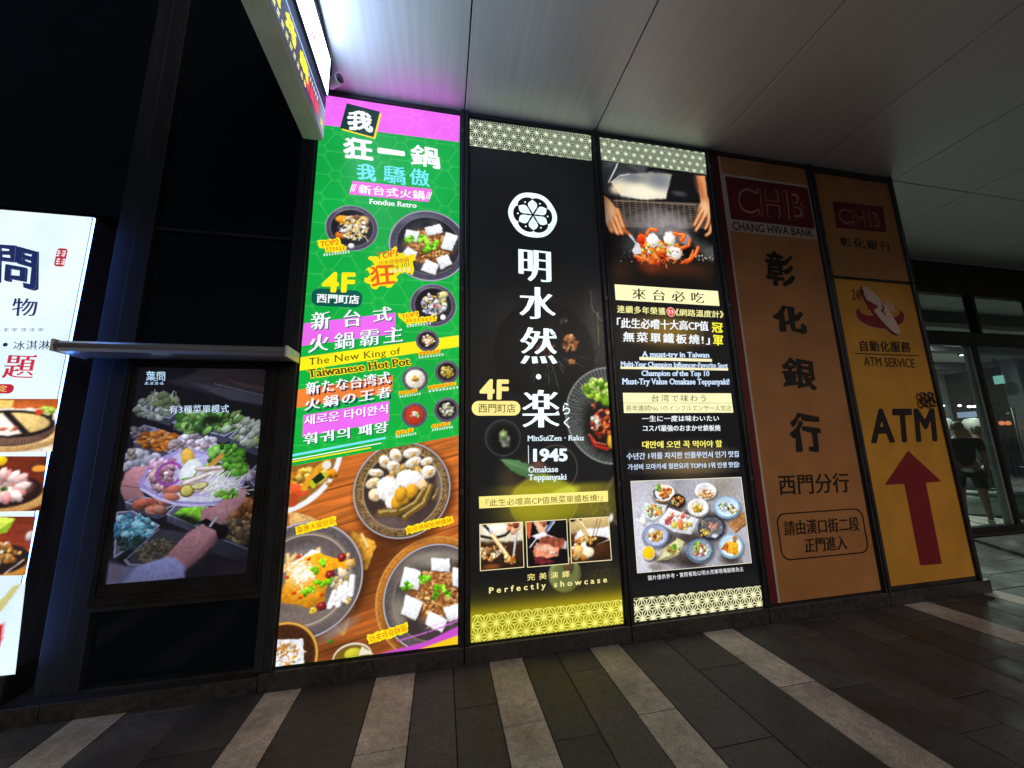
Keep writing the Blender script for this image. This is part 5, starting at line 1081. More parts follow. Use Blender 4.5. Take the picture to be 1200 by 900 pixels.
A.poly([(-30, 492), (8, 484), (30, 506), (10, 511), (-16, 508)], (250, 236, 226), .004); A.stroke([(8, 484), (32, 509)], 6, (34, 26, 28)); A.stroke([(55, 490), (61, 486), (60, 493)], 2.2, (34, 26, 28)); A.clump((6, 502), 14, 4, 8, (1.2, 2.4), [(226, 120, 90)]); A.clump((56, 481), 7, 4, 14, (2, 4), [(160, 200, 60), (214, 226, 120)]); A.ell((46, 483), 4, 3.5, (200, 60, 30))
for i in range(22): A.stroke([(-26+i*3.6, 512), (-25+i*3.5, 521)], 1, (170, 140, 120), alpha=.6)
A.organic([((10, 500), 62), ((0, 572), 62), ((-6, 640), 60)], .003, 50, 1); A.build('picture', ls, 1, 1.05)
A = Art([(-62, 534.5), (55.6, 534.8), (47.6, 598.6), (-70, 601)], .0055, False, (92, 34, 20)); A.img *= (.7+.8*fbm(A.X*.6, A.Z*7, 3, 2))[..., None]
A.ell((0, 583), 50, 20, (226, 170, 96), 0, .05, .2, tex=.2); A.ell((-2, 576), 44, 20, (44, 26, 26), 0, .05, .2); A.ell((-4, 572), 36, 16, (96, 58, 52), 0, .1); A.ell((46, 546), 9, 8, (90, 40, 30), 0, .06, .4); A.ell((46, 549), 7, 4, (236, 150, 60), 0, .1); A.ell((0, 540), 7, 6, (246, 206, 30), 0, .1, .2)
for k in range(40):
    t = k*2.4; q = 3+22*math.sqrt(k/40); A.ell((4+q*math.cos(t), 570+q*.62*math.sin(t)), 8, 4.4, ((246, 196, 190), (250, 224, 220), (232, 150, 150))[k % 3], -math.degrees(t), .15, .35, warp=.25)
A.ell((5, 573), 4, 3, (90, 120, 60)); A.clump((4, 573), 3, 2, 5, (1, 2), [(60, 90, 40)])
A.organic([((10, 500), 62), ((0, 572), 62), ((-6, 640), 60)], .003, 50, 1); A.build('picture', ls, 1, 1.05)
A = Art([(-72, 605.2), (42.2, 605.3), (30.2, 674), (-84, 676)], .0055, False, (120, 46, 28)); A.img *= (.7+.8*fbm(A.X*.6, A.Z*7, 3, 3))[..., None]
A.ell((-4, 662), 42, 22, (226, 150, 60), 0, .05, .2, tex=.2); A.ell((-4, 656), 34, 18, (46, 30, 30), 0, .05, .2); A.poly([(-30, 606), (8, 606), (18, 608), (4, 624), (-14, 634)], (186, 206, 80), .006, shade=.3); A.poly([(-10, 628), (18, 608), (8, 624)], (140, 176, 40), .004)
A.clump((-2, 648), 26, 12, 60, (2, 4.6), [(250, 240, 226), (226, 176, 96), (206, 140, 60), (246, 220, 180), (160, 100, 50)]); A.stroke([(6, 672), (28, 656)], 1.4, (230, 220, 210)); A.ell((36, 628), 5, 6, (196, 190, 190), 0, .2, .4)
A.organic([((10, 500), 62), ((0, 572), 62), ((-6, 640), 60)], .003, 50, 1); A.build('picture', ls, 1, 1.05)
A = Art([(-70, 690), (30, 684), (18, 790), (-80, 800)], .012, False, (222, 243, 254)); A.poly([(-80, 726), (-20, 716), (4, 700), (14, 688), (26, 683), (14, 700), (0, 718), (-30, 744), (-80, 760)], (206, 200, 130), .004, soft=.004); A.poly([(-80, 744), (-20, 736), (4.6, 730), (2.6, 752), (-6, 768), (-80, 790)], (200, 30, 40), .003, soft=.003); A.build('brush_swash', ls, .6, 1.0)
MB().box(LX0-.02, LX1+.006, 2.905, 3.1, .10, LZ0-.007, .01).build('foot_box', M['black'], ls)
S(ls, 'foot_label', [rr(LX0, LX1-.05, .108, .185, .02)], (226, 232, 245), 8, .7, metres=True)

# ================================================================== video screen in the glass bay
ds = thing('video_screen', 'dark framed video screen showing hands over a plate of hot pot vegetables', 'video screen', (-1.69, 2.95, .6))
DX0, DX1, DZ0, DZ1 = -2.098, -1.296, .727, 2.143
b = MB(); b.box(-2.178, DX0, 2.90, 3.10, .603, 2.24, .003).box(DX1, -1.192, 2.90, 3.10, .603, 2.24, .003).box(DX0, DX1, 2.9005, 3.10, DZ1, 2.24).box(DX0, DX1, 2.9005, 3.10, .603, DZ0)
b.box(-2.16, -2.13, 2.885, 2.90, .64, 2.2, .003).box(-1.245, -1.225, 2.885, 2.90, .64, 2.2, .003).box(-2.13, -1.245, 2.8855, 2.90, .64, .655)
b.build('bezel', M['bezel'], ds)
A = Art([(DX0, DZ1), (DX1, DZ1), (DX1, DZ0), (DX0, DZ0)], .0045, True, (26, 24, 34))
L = lambda x, y: (110+x/5.714, 425+y/5.714)         # detail sketch coordinates, upper part
K = lambda x, y: (110+x/5.714, 550+y/5.714)         # lower part
G = lambda c, g: tuple(v*g for v in c)
A.poly([L(480, 130), L(700, 60), L(1140, 180), L(1140, 285), L(900, 240)], (58, 54, 66), .01, soft=.02); A.poly([L(640, 130), L(1140, 215), L(1140, 285), L(900, 245)], (84, 82, 96), soft=.01); A.stroke([L(800, 140), L(1140, 220)], 1, (130, 128, 140)); A.poly([L(680, 30), L(1150, 30), L(1145, 190), L(760, 120)], (58, 48, 52), .02, soft=.02); A.poly([L(900, 120), L(1145, 160), L(1145, 195), L(960, 150)], (110, 84, 84), .005, alpha=.6, soft=.01)
BX = (126, 128, 160)
def tray(pts, rim=(176, 176, 206), depth=16):
    side = [(x, y+depth) for x, y in pts]
    A.poly([pts[0], *pts[1:], *side[::-1]], G(BX, .62), .003, shade=.2, soft=.003)
    A.poly([(p[0], p[1]+depth) for p in pts], G(BX, .55), .004, soft=.004)
    A.poly(pts, (96, 98, 120), .003, soft=.003); A.stroke(pts+[pts[0]], 1.5, rim)
WHV, GR, DG = [(206, 214, 206), (226, 232, 226), (150, 170, 140), (180, 190, 170)], [(96, 156, 70), (70, 126, 50), (140, 190, 100), (50, 90, 40)], [(170, 206, 120), (120, 170, 70)]
tray([L(270, 300), L(430, 215), L(585, 300), L(500, 372)], depth=9); A.clump(L(410, 290), 24, 14, 70, (2, 5), WHV); A.strands(L(450, 255), 18, 9, 50, 9, 1.1, WHV); A.clump(L(470, 262), 12, 8, 22, (3, 5), [(150, 166, 110), (176, 190, 150)])
tray([L(525, 400), L(640, 335), L(985, 430), L(870, 490)], depth=9); A.clump(L(740, 400), 34, 13, 80, (3, 7), GR, asp=(.3, .8)); A.clump(L(930, 400), 14, 12, 24, (3, 7), [(150, 196, 100), (206, 226, 190), (110, 160, 70)], asp=(.25, .6), rot=50); A.ell(L(780, 385), 9, 5, (24, 40, 22), 0, .5)
tray([L(905, 500), L(1000, 420), L(1130, 440), L(1130, 580)], depth=10); A.clump(L(1040, 470), 18, 14, 50, (3, 7), [(206, 220, 190), (170, 190, 120), (226, 232, 216)], asp=(.3, .7), rot=60)
tray([L(240, 470), L(330, 420), L(410, 440), L(300, 500)], depth=6); A.clump(L(300, 465), 12, 6, 24, (2, 4), [(150, 140, 150), (110, 100, 110)])
tray([L(262, 530), L(420, 445), L(625, 515), L(480, 590)], depth=9); A.clump(L(440, 520), 25, 11, 60, (3, 7), [(214, 130, 50), (190, 104, 40), (230, 156, 80), (150, 80, 30)], asp=(.35, .7), rot=-10)
tray([L(490, 600), L(640, 510), L(860, 565), L(760, 650)], depth=7); A.clump(L(670, 560), 27, 13, 110, (2, 4.6), [(206, 196, 206), (226, 220, 226), (166, 146, 150), (186, 170, 176)])
tray([L(190, 680), L(290, 615), L(440, 640), L(330, 740)], depth=8); A.clump(L(300, 665), 22, 12, 36, (4, 6.4), [(206, 206, 216), (186, 186, 200), (220, 220, 226)], asp=(.85, 1))
A.clump(L(240, 610), 4, 4, 5, (4, 6), [(196, 180, 170)])
tray([K(1015, 40), K(1090, -30), K(1100, 60), K(1080, 120)], depth=8); A.clump(K(1060, 40), 8, 7, 12, (3, 6), [(206, 190, 206), (180, 160, 180)])
# lower trays
tray([K(205, 220), K(300, 180), K(545, 235), K(420, 290)], depth=8); A.clump(K(420, 240), 22, 8, 18, (5, 8), [(206, 120, 96), (184, 96, 76), (220, 146, 120)], asp=(.5, .8), rot=-30)
tray([K(485, 300), K(545, 240), K(760, 255), K(720, 400)], depth=9); A.poly([K(520, 310), K(580, 260), K(740, 250), K(720, 345), K(640, 330)], (126, 200, 50), .012, shade=.25, tex=.3); A.poly([K(520, 310), K(600, 300), K(720, 350), K(660, 385)], (24, 36, 20), .01, soft=.02)
tray([K(150, 290), K(250, 280), K(430, 380), K(130, 590)], depth=3); A.clump(K(260, 400), 24, 16, 100, (2, 5), [(96, 180, 206), (130, 206, 226), (70, 140, 176), (160, 220, 236)]); A.clump(K(250, 500), 24, 8, 40, (2, 4), [(50, 76, 80), (36, 56, 50)])
A.poly([K(215, 620), K(420, 400), K(660, 430), K(560, 640), K(300, 660)], (60, 60, 72), .004, soft=.01); A.clump(K(420, 550), 26, 14, 130, (1.4, 3.4), [(106, 96, 76), (76, 70, 56), (130, 116, 90)]); A.stroke([K(205, 610), K(230, 640), K(380, 650)], 3, (150, 150, 176)); A.stroke([K(430, 400), K(215, 600)], 1.4, (120, 120, 146))
A.clump(K(1000, 300), 18, 20, 80, (3, 6), [(206, 130, 66), (176, 100, 46), (226, 160, 100), (120, 66, 30)]); A.clump(K(960, 420), 18, 14, 50, (3, 6), [(176, 150, 110), (140, 116, 80), (96, 80, 60)]); A.poly([K(800, 420), K(1040, 540), K(1030, 640), K(780, 560)], (52, 52, 66), .004, soft=.01); A.stroke([K(850, 470), K(1040, 540)], 1.6, (120, 120, 146)); A.ell(K(930, 670), 18, 6, (110, 84, 90), 0, .6, alpha=.7)
A.poly([K(560, 650), K(1030, 580), K(1030, 720), K(600, 730)], (26, 24, 36), .01, soft=.05, alpha=.8)
# plate of vegetables held in two hands
SKN, SKD = (196, 136, 140), (126, 78, 88)
A.poly([L(200, 740), L(270, 700), L(370, 690), L(420, 720), L(330, 790), K(300, 110), K(340, 180), K(200, 210), K(170, 130)], SKN, .008, shade=.2, soft=.008); A.stroke([K(190, 110), K(290, 125)], 2, SKD, alpha=.6)
A.poly([K(290, 110), K(330, 20), K(400, -60), K(560, -130), K(900, -110), K(1040, -20), K(1000, 110), K(840, 230), K(640, 240), K(420, 190)], (166, 150, 206), .004, soft=.006); A.poly([K(330, 100), K(370, 10), K(560, -110), K(900, -90), K(1010, -10), K(960, 110), K(820, 215), K(600, 215), K(430, 170)], (190, 180, 216), .004, soft=.006)
A.clump(K(470, -20), 13, 10, 16, (4, 7), [(206, 150, 176), (226, 190, 206), (160, 110, 140)]); A.clump(K(440, 70), 14, 15, 90, (2, 4.4), [(206, 170, 170), (226, 206, 206), (166, 120, 130), (140, 96, 110)]); A.ring(K(500, 30), 11, 14.5, (150, 70, 150), alpha=.9)
A.clump(K(870, -60), 24, 17, 90, (3, 6), [(96, 176, 50), (70, 140, 36), (140, 206, 90), (40, 90, 24)], warp=.3); A.clump(K(940, -10), 14, 11, 40, (3, 5), [(110, 186, 60), (76, 146, 40)], warp=.3)
A.ell(K(625, -80), 7, 11, (226, 180, 70), 20, .15, .3); A.ell(K(640, 10), 10, 15, (214, 220, 206), -24, .06); A.ell(K(640, 10), 8.4, 13, (236, 240, 230), -24, .1); A.stroke([K(580, 70), K(660, 55), K(700, 0)], 2, (110, 160, 60)); A.stroke([K(770, -20), K(850, -90)], 6, (214, 150, 70))
for p, w_ in (([K(600, 95), K(760, 35), K(850, 10)], 7), ([K(690, 0), K(840, -10)], 6), ([K(560, 175), K(760, 120)], 6)): A.stroke(p, w_, (176, 150, 130)); A.stroke([(x, y-1) for x, y in p], w_*.5, (236, 226, 214))
A.strands(K(820, 140), 24, 10, 70, 22, 1.1, [(236, 236, 220), (206, 206, 180), (246, 246, 236)], ang=-28); A.stroke([K(575, 195), K(760, 205), K(880, 180)], 6, (226, 226, 230))
A.ell(K(530, 135), 11, 4.4, (196, 110, 84), 6, .15, .4); A.ell(K(515, 185), 9, 4.2, (206, 120, 96), -14, .15, .4); A.ell(K(620, 145), 7.6, 7.6, (96, 66, 40), 0, .08); A.ell(K(618, 142), 6.4, 6.4, (206, 196, 90), 0, .1, .2); A.ell(K(705, 110), 9, 4.6, (110, 80, 50), 10, .08); A.ell(K(704, 108), 8, 3.6, (220, 214, 140), 10, .1); A.clump(K(900, 170), 14, 6, 20, (2, 4), [(120, 190, 50), (150, 210, 80)])
A.stroke([K(310, 130), K(420, 195), K(540, 232), K(640, 244), K(840, 236)], 3, (206, 200, 230))
A.poly([K(715, 270), K(800, 250), K(860, 210), K(960, 180), K(985, 130), K(1015, 140), K(1010, 210), K(930, 290), K(890, 310), K(880, 380), K(800, 360), K(715, 340)], SKN, .006, shade=.1, soft=.006); A.ell(K(990, 160), 4, 7, (226, 176, 180), -20, .4, alpha=.8); A.ell(K(880, 270), 13, 7, (216, 160, 160), 20, .8, alpha=.7)
A.poly([K(470, 590), K(620, 430), K(720, 370), K(830, 420), K(800, 500), K(700, 600), K(600, 680)], SKN, .004, shade=.15, soft=.008); A.poly([K(830, 410), K(810, 500), K(690, 620), K(600, 680), K(620, 640), K(740, 520)], SKD, .004, soft=.03, alpha=.8)
A.poly([K(690, 355), K(750, 330), K(860, 380), K(880, 430), K(830, 470), K(810, 410), K(740, 375)], (16, 14, 20), .004); A.stroke([K(775, 380), K(815, 325)], 3, (196, 196, 210)); A.ell(K(860, 420), 6, 9, (12, 10, 16), 0, .3)
A.poly([K(95, 640), K(250, 660), K(470, 590), K(540, 590), K(600, 650), K(605, 730), K(80, 790)], (166, 168, 220), .006, shade=.12, soft=.012); A.poly([K(95, 620), K(220, 660), K(170, 760), K(80, 780)], (120, 110, 130), .008, soft=.03); A.poly([K(230, 650), K(300, 640), K(180, 770), K(130, 775)], (104, 104, 140), .006, soft=.02, alpha=.7)
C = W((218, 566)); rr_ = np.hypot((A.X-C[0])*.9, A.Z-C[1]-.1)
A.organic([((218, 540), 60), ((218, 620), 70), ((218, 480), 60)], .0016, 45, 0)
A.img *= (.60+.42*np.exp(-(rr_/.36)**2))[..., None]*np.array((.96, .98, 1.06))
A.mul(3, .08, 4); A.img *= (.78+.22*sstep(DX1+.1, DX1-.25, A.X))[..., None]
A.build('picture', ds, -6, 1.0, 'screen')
T(ds, '葉問', (170.4, 446.4), (192.8, 446.6), (171, 434.6), (190, 226, 255), 'brush', (.010, .006), layer=-4, mat='screen'); micro(ds, (168, 450.6), (191.6, 450.6), 3.2, 4, (170, 200, 240), -4, mat='screen')
T(ds, '有3種菜單模式', (197.4, 484.8), (267.6, 483.6), (198, 474.6), (206, 226, 255), 'song', (.018, .002), layer=-4, mat='screen', sp=1.08)

# rounded aluminium shelf over the screen
M['alu'] = plain('brushed_aluminium', (.30, .30, .33), .36, .5, .1, 6, stretch=(.2, 4, 4))
lb = thing('shelf_rail', 'rounded grey aluminium shelf projecting above the video screen', 'shelf', (-1.72, 2.8, 2.2))
b = MB(); prof = [(2.90, 2.255), (2.73, 2.268), (2.69, 2.262), (2.668, 2.244), (2.662, 2.228), (2.668, 2.212), (2.69, 2.196), (2.73, 2.192), (2.90, 2.20)]
ra = [b.bm.verts.new((-2.40, y, z)) for y, z in prof]; rb = [b.bm.verts.new((-1.085, y, z)) for y, z in prof]
for i in range(len(prof)): j = (i+1) % len(prof); b.bm.faces.new((ra[i], ra[j], rb[j], rb[i]))
b.bm.faces.new(ra[::-1]); b.bm.faces.new(rb); b.build('rail', M['alu'], lb)
MB().box(-1.085, -1.068, 2.664, 2.90, 2.19, 2.27, .006).box(-2.417, -2.40, 2.664, 2.90, 2.19, 2.27, .006).build('end_cap', M['white_plastic'], lb)

# ================================================================== projecting blade sign and camera under the canopy
bl_ = thing('blade_sign', 'projecting grey box sign with lit white strip and yellow characters under the canopy', 'blade sign', (-.99, 1.9, 3.872))
MB().box(-1.062, -.922, .9, 2.60, 3.872, 4.606, .006).build('box', M['box_grey'], bl_)
MB().box(-1.04, -.95, 1.2, 1.24, 4.60, ZC+.01).box(-1.04, -.95, 2.3, 2.34, 4.60, ZC+.01).build('hanger', M['frame'], bl_)
fr = lambda xz, lay: np.stack([np.full(len(xz), -.9195)+np.asarray(lay)*LAY*1.0*np.ones(len(xz)), xz[:, 0], xz[:, 1]], 1)
def face_x(name, y0, y1, z0, z1, col, lay, k=1, mat='lit'):
    return mesh(name, fr(np.array([(y0, z0), (y1, z0), (y1, z1), (y0, z1)]), lay), [(0, 1, 2, 3)], M[mat], bl_, lin(col)*k)
face_x('dark_panel', .91, 2.59, 3.885, 4.112, (58, 58, 78), 1)
A = Art([(2.30, 4.112), (2.59, 4.112), (2.59, 3.885), (2.30, 3.885)], .02, True, (58, 58, 78)); A.img += (np.array((150, 146, 176))-A.img)*sstep(2.32, 2.58, A.X)[..., None]; A.build('end_panel', bl_, 2, frame=fr)
face_x('light_line', .91, 2.585, 4.116, 4.130, (170, 206, 255), 1); face_x('dark_band', .91, 2.585, 4.132, 4.245, (24, 34, 60), 1, .8)
o = MB().box(-.9215, -.905, .92, 2.575, 4.25, 4.592).build('strip_box', M['frame_grey'], bl_)
mesh('white_strip', [(-.9035, .925, 4.255), (-.9035, 2.57, 4.255), (-.9035, 2.57, 4.588), (-.9035, .925, 4.588)], [(0, 1, 2, 3)], M['lit'], bl_, lin((184, 206, 255))*10)
for i, ch in enumerate('燒烤鍋'):
    y = 1.66+i*.215; T(bl_, ch, (y, 3.972), (y+.16, 3.972), (y, 4.092), (240, 236, 20), 'brush', (.07, .06), 1.1, layer=3, frame=fr)
def micro_x(y0, y1, z, h, n, col, lay=3):
    r = random.Random(int(y0*100)); V, Fc = [], []
    for i in range(n):
        a = y0+(y1-y0)*i/n; w_ = (y1-y0)/n*.72
        for q in range(2):
            zz = z+h*.5*q; V += [(a, zz), (a+w_*r.uniform(.7, 1), zz), (a+w_*r.uniform(.7, 1), zz+h*.36), (a+w_*.1, zz+h*.36)]; Fc.append(tuple(range(len(V)-4, len(V))))
    return mesh('lettering', fr(np.array(V), lay), Fc, M['lit'], bl_, lin(col))
micro_x(1.5, 2.24, 3.915, .04, 13, (240, 236, 150)); micro_x(2.20, 2.44, 4.045, .035, 7, (226, 232, 250))
for i in range(3): face_x('red_tile', 2.205+i*.085, 2.282+i*.085, 3.94, 4.03, (226, 60, 70), 3)
T(bl_, '鍋', (2.5, 3.93), (2.55, 3.93), (2.5, 3.995), (240, 226, 60), 'brush', (.02, .02), layer=4, frame=fr)
fr2 = lambda xz, lay: np.stack([np.full(len(xz), -.9025), xz[:, 0], xz[:, 1]], 1)
for i, y in enumerate((1.62, 1.86, 2.1)):
    V, Fc = [], []; r = random.Random(i)
    for q in range(9):
        a, z = y+r.uniform(0, .15), r.uniform(4.30, 4.36); V += [(a, z), (a+.02, z), (a+.02, z+.03), (a, z+.03)]; Fc.append(tuple(range(len(V)-4, len(V))))
    mesh('lettering', fr2(np.array(V), 0), Fc, M['lit'], bl_, lin((206, 120, 210)))

cc = thing('security_camera', 'small white bullet security camera under the canopy beside the blade sign', 'security camera', (-.93, 2.72, ZC))
p0, p1 = Vector((-.975, 2.79, 4.600)), Vector((-.868, 2.70, 4.575)); d = (p1-p0).normalized()
MB().tube([p0, p0+d*.012, p1-d*.01, p1], [.030, .040, .042, .040], 20).build('housing', M['white_plastic'], cc, True)
MB().tube([p1+d*.0005, p1+d*.004], [.034, .034], 20).build('lens', plain('camera_lens', (.06, .03, .045), .08, 0, .1, 5), cc, True)
MB().box(-.93, -.90, 2.70, 2.74, 4.585, 4.62, .004).tube([(-.93, 2.75, 4.60), (-.95, 2.77, 4.64), (-.95, 2.77, ZC)], .012, 8).lathe((-.95, 2.77, ZC-.012), [(.035, 0), (.035, .012)], 16).build('bracket', M['white_plastic'], cc)
tag(MB().tube([(-.90, 1.0, ZC-.012), (-.885, 1.7, ZC-.016), (-.895, 2.3, ZC-.02), (-.91, 2.6, ZC-.05), (-.95, 2.74, 4.615)], .008, 8).build('cable', M['black'], None, True), 'thin black cable running along the soffit to the security camera', 'cable')
# ================================================================== glazed entrance and lobby at the right
DY = 4.45
M['lobby_floor'] = plain('pale_lobby_floor', (.42, .40, .35), .25, 0, .12, 3); M['lobby_wall'] = plain('dark_lobby_wall', (.05, .05, .055), .6, 0, .3, 2); M['lobby_ceiling'] = plain('grey_lobby_ceiling', (.42, .46, .42), .7, 0, .15, 2)
M['steel'] = plain('grey_steel_post', (.22, .25, .26), .4, .2, .15, 6); M['glass'] = glass_mat('entrance_glass', (.80, .86, .84)); M['glass_deep'] = glass_mat('tinted_entrance_glass', (.50, .55, .55))
M['entry_frame'] = plain('black_entrance_frame', (.012, .012, .014), .5, .2, .2, 8, spec=.3)
M['pale'] = plain('pale_plaster', (.50, .52, .46), .5, 0, .1, 6); M['bench'] = plain('grey_green_bench', (.22, .28, .27), .5, 0, .1, 6)
struct(MB().box(5.45, 24, DY+.03, 13.5, -.03, .004).build('lobby_floor', M['lobby_floor']))
struct(MB().box(5.45, 24, DY+.06, 13.5, 4.30, 4.4).build('lobby_ceiling', M['lobby_ceiling']))
tag(MB().box(21.4, 21.6, DY+.06, 13.4, .006, 4.29).build('lobby_end_wall', M['lobby_wall']), 'dark far end wall of the lobby behind the glass entrance', 'wall')
tag(MB().box(5.46, 21.39, 13.3, 13.45, .006, 4.29).box(5.46, 5.6, DY+.08, 13.29, .006, 4.29).build('lobby_back_wall', M['lobby_wall']), 'dark back wall of the lobby seen through the glass doors', 'wall')
en = thing('glass_entrance', 'dark framed glass entrance with transom windows right of the bank signs', 'entrance', (9, DY, 0))
b = MB()
b.box(5.41, 20, DY-.05, DY+.05, .004, .115).box(5.41, 20, DY-.05, DY+.05, 3.09, 3.345).box(5.41, 20, DY-.05, DY+.05, 4.05, ZC-.002)
b.build('frame', M['entry_frame'], en)
vx_ = [5.45, 6.9, 8.0-.09, 9.37, 10.9, 12.4, 14.0, 16.0, 18.0, 20.0]
for x in vx_[1:-1]: MB().box(x, x+.085, DY-.055, DY+.055, 3.346, 4.049).build('mullion', M['entry_frame'], en)
for a, b_ in zip(vx_, vx_[1:]): MB().box(a+.09, b_-.002, DY-.006, DY+.006, 3.346, 4.049).build('transom_pane', M['glass_deep'], en)
for x, w_ in ((6.9, .09), (7.95, .06), (9.04, .045), (9.17, .08), (10.6, .09), (12.2, .09), (14, .09), (16, .09), (18, .09)):
    MB().box(x, x+w_, DY-.045, DY+.045, .116, 3.089, .004).build('door_post', M['steel'] if 9 < x < 9.1 else M['entry_frame'], en)
for x0, x1, mt in ((5.46, 6.89, 'glass'), (6.995, 7.945, 'glass'), (8.015, 9.035, 'glass'), (9.255, 10.595, 'glass_deep'), (10.695, 12.195, 'glass_deep'), (12.295, 13.995, 'glass_deep'), (14.095, 15.99, 'glass_deep')):
    MB().box(x0, x1, DY-.008, DY+.008, .116, 3.089).build('pane', M[mt], en)
MB().tube([(9.62, DY-.09, .9), (9.62, DY-.09, 2.0)], .016, 10).tube([(9.62, DY-.09, 1.0), (9.62, DY-.008, 1.0)], .01, 8).tube([(9.62, DY-.09, 1.9), (9.62, DY-.008, 1.9)], .01, 8).build('pull_handle', M['steel'], en, True)

def at(px, py, Y): 
    p = W((px, py), Y); return (p[0], Y, p[1])
def hit_x(px, py, X):
    d = rays(np.array([px]), np.array([py]))[0]; t = X/d[0]; return (X, d[1]*t, d[2]*t+CAM_H)
# lobby structure seen through the door
fw = thing('steel_screen', 'grey steel post and beam screen standing in the lobby', 'screen', (20.6, 11, 0))
p = hit_x(1101, 455, 20.6); MB().box(20.5, 20.7, p[1]-.16, p[1]+.16, .005, 4.29).build('post', M['steel'], fw)
q = hit_x(1150, 440, 20.6); MB().box(20.52, 20.68, q[1]-.5, p[1]-.162, p[2]+.55, p[2]+.85).build('beam', M['steel'], fw)
q2 = hit_x(1186, 440, 20.6); MB().box(20.5, 20.7, q2[1]-.2, q2[1]+.2, .005, 4.29).build('post', M['steel'], fw)
for k, (y0, y1) in enumerate(((5.6, 5.85), (7.6, 7.85), (9.8, 10.1))):
    tag(MB().box(5.7, 21.3, y0, y1, 4.02, 4.295).build('ceiling_beam', M['lobby_wall']), ('dark beam under the lobby ceiling nearest the glass', 'dark beam under the middle of the lobby ceiling', 'dark beam under the lobby ceiling farthest from the glass')[k], 'beam', 'beams under the lobby ceiling')
M['lamp_w'] = emit_mat('lamp_white', (.85, .95, 1), 6); M['lamp_o'] = emit_mat('lamp_orange', (1, .22, .05), 2.5); M['exit'] = emit_mat('exit_green', (.3, .95, .75), 1.1); M['blue'] = emit_mat('blue_panel', (.25, .4, .8), .55)
for px, py, s, nm in ((1131.5, 431.8, .12, 'left ceiling spotlight of the bright pair in the lobby'), (1137, 433.6, .13, 'right ceiling spotlight of the bright pair in the lobby'), (1105.3, 475.4, .07, 'leftmost small white lamp on the lobby end wall'), (1124.6, 475.4, .08, 'small white lamp on the lobby end wall, second from the steel post'), (1136, 476.6, .09, 'round white lamp left of the three close together on the lobby end wall'), (1142, 476.4, .09, 'round white lamp in the middle of three on the lobby end wall'), (1149, 476.6, .09, 'round white lamp right of the three close together on the lobby end wall')):
    h_ = hit_x(px, py, 20.3); t = thing('spotlight', nm, 'spotlight', h_, 'white lamps at the lobby end')
    MB().lathe((h_[0], h_[1], h_[2]-s*.5), [(s*.2, 0), (s*.6, s*.25), (s*.7, s*.6), (s*.4, s)], 14).build('bulb', M['lamp_w'], t, True); MB().tube([(h_[0], h_[1], h_[2]+s*.5), (h_[0]+.05, h_[1], h_[2]+s), (21.41, h_[1], h_[2]+s)], .02, 6).build('arm', M['frame'], t)
for px, py, w_, nm in ((1156, 497, .1, 'orange lamp nearest the steel door post'), (1174, 496, .13, 'middle orange lamp glowing in the lobby'), (1181.6, 496, .12, 'rightmost orange lamp glowing in the lobby')):
    h_ = hit_x(px, py, 20.3); t = thing('orange_lamp', nm, 'lamp', h_, 'orange lamps in the lobby'); MB().lathe((h_[0], h_[1], h_[2]-.1), [(w_*.3, .03), (w_*.55, .06), (w_*.55, .14), (w_*.3, .18)], 12).build('shade', M['lamp_o'], t, True); MB().tube([(h_[0], h_[1], h_[2]-.1), (h_[0], h_[1], .006)], .015, 6).build('stem', M['frame'], t)
h_ = hit_x(1170, 445, 19.6); ex = thing('exit_sign', 'glowing green exit sign hanging in the lobby', 'exit sign', h_)
MB().box(h_[0], h_[0]+.06, h_[1]-.12, h_[1]+.12, h_[2]-.15, h_[2]+.15, .01).build('panel', M['exit'], ex); MB().box(h_[0]+.01, h_[0]+.05, h_[1]-.02, h_[1]+.02, h_[2]+.15, 4.29).build('rod', M['frame'], ex)
h_ = hit_x(1132.5, 486, 20.2); bp_ = thing('wall_display', 'small blue lit panel on a stand at the lobby end', 'display', h_)
MB().box(h_[0], h_[0]+.05, h_[1]-.26, h_[1]+.26, h_[2]-.11, h_[2]+.11, .008).build('panel', M['blue'], bp_); MB().box(h_[0]+.055, h_[0]+.09, h_[1]-.03, h_[1]+.03, .006, h_[2]).build('stand', M['frame'], bp_)
for px, py, nm in ((1105, 497, 'white bowl shaped standing lamp partly hidden by the cash machine sign'), (1140.5, 497.5, 'white bowl shaped standing lamp behind the people in the lobby')):
    h_ = hit_x(px, py, 15.5); t = thing('bowl_lamp', nm, 'lamp', (h_[0], h_[1], .005), 'white bowl lamps in the lobby')
    MB().lathe((h_[0], h_[1], h_[2]-.34), [(.08, 0), (.09, .16), (.16, .22), (.21, .34), (.21, .42), (.16, .50), (.07, .53)], 24).build('bowl', M['pale'], t, True); MB().lathe((h_[0], h_[1], .006), [(.2, 0), (.2, .03), (.04, .06), (.04, h_[2]-.35)], 16).build('stem', M['steel'], t, True)
h_ = at(1170, 612, 5.35); bn = thing('round_bench', 'low grey green round bench on the lobby floor beside the people', 'bench', (h_[0]+.1, 5.6, .005))
c0 = (h_[0]+.1, 5.62, .005); MB().lathe(c0, [(.52, 0), (.60, .03), (.62, .34), (.58, .40)], 32).build('base', M['bench'], bn, True); MB().lathe((c0[0], c0[1], c0[2]+.402), [(.58, 0), (.60, .04), (.3, .06)], 32).build('seat', M['bench'], bn, True)
tag(MB().lathe((6.0, 3.2, 0), [(.001, 0), (.001, .001)], 3).build('spare', M['frame']), 'spare', 'spare') if False else None

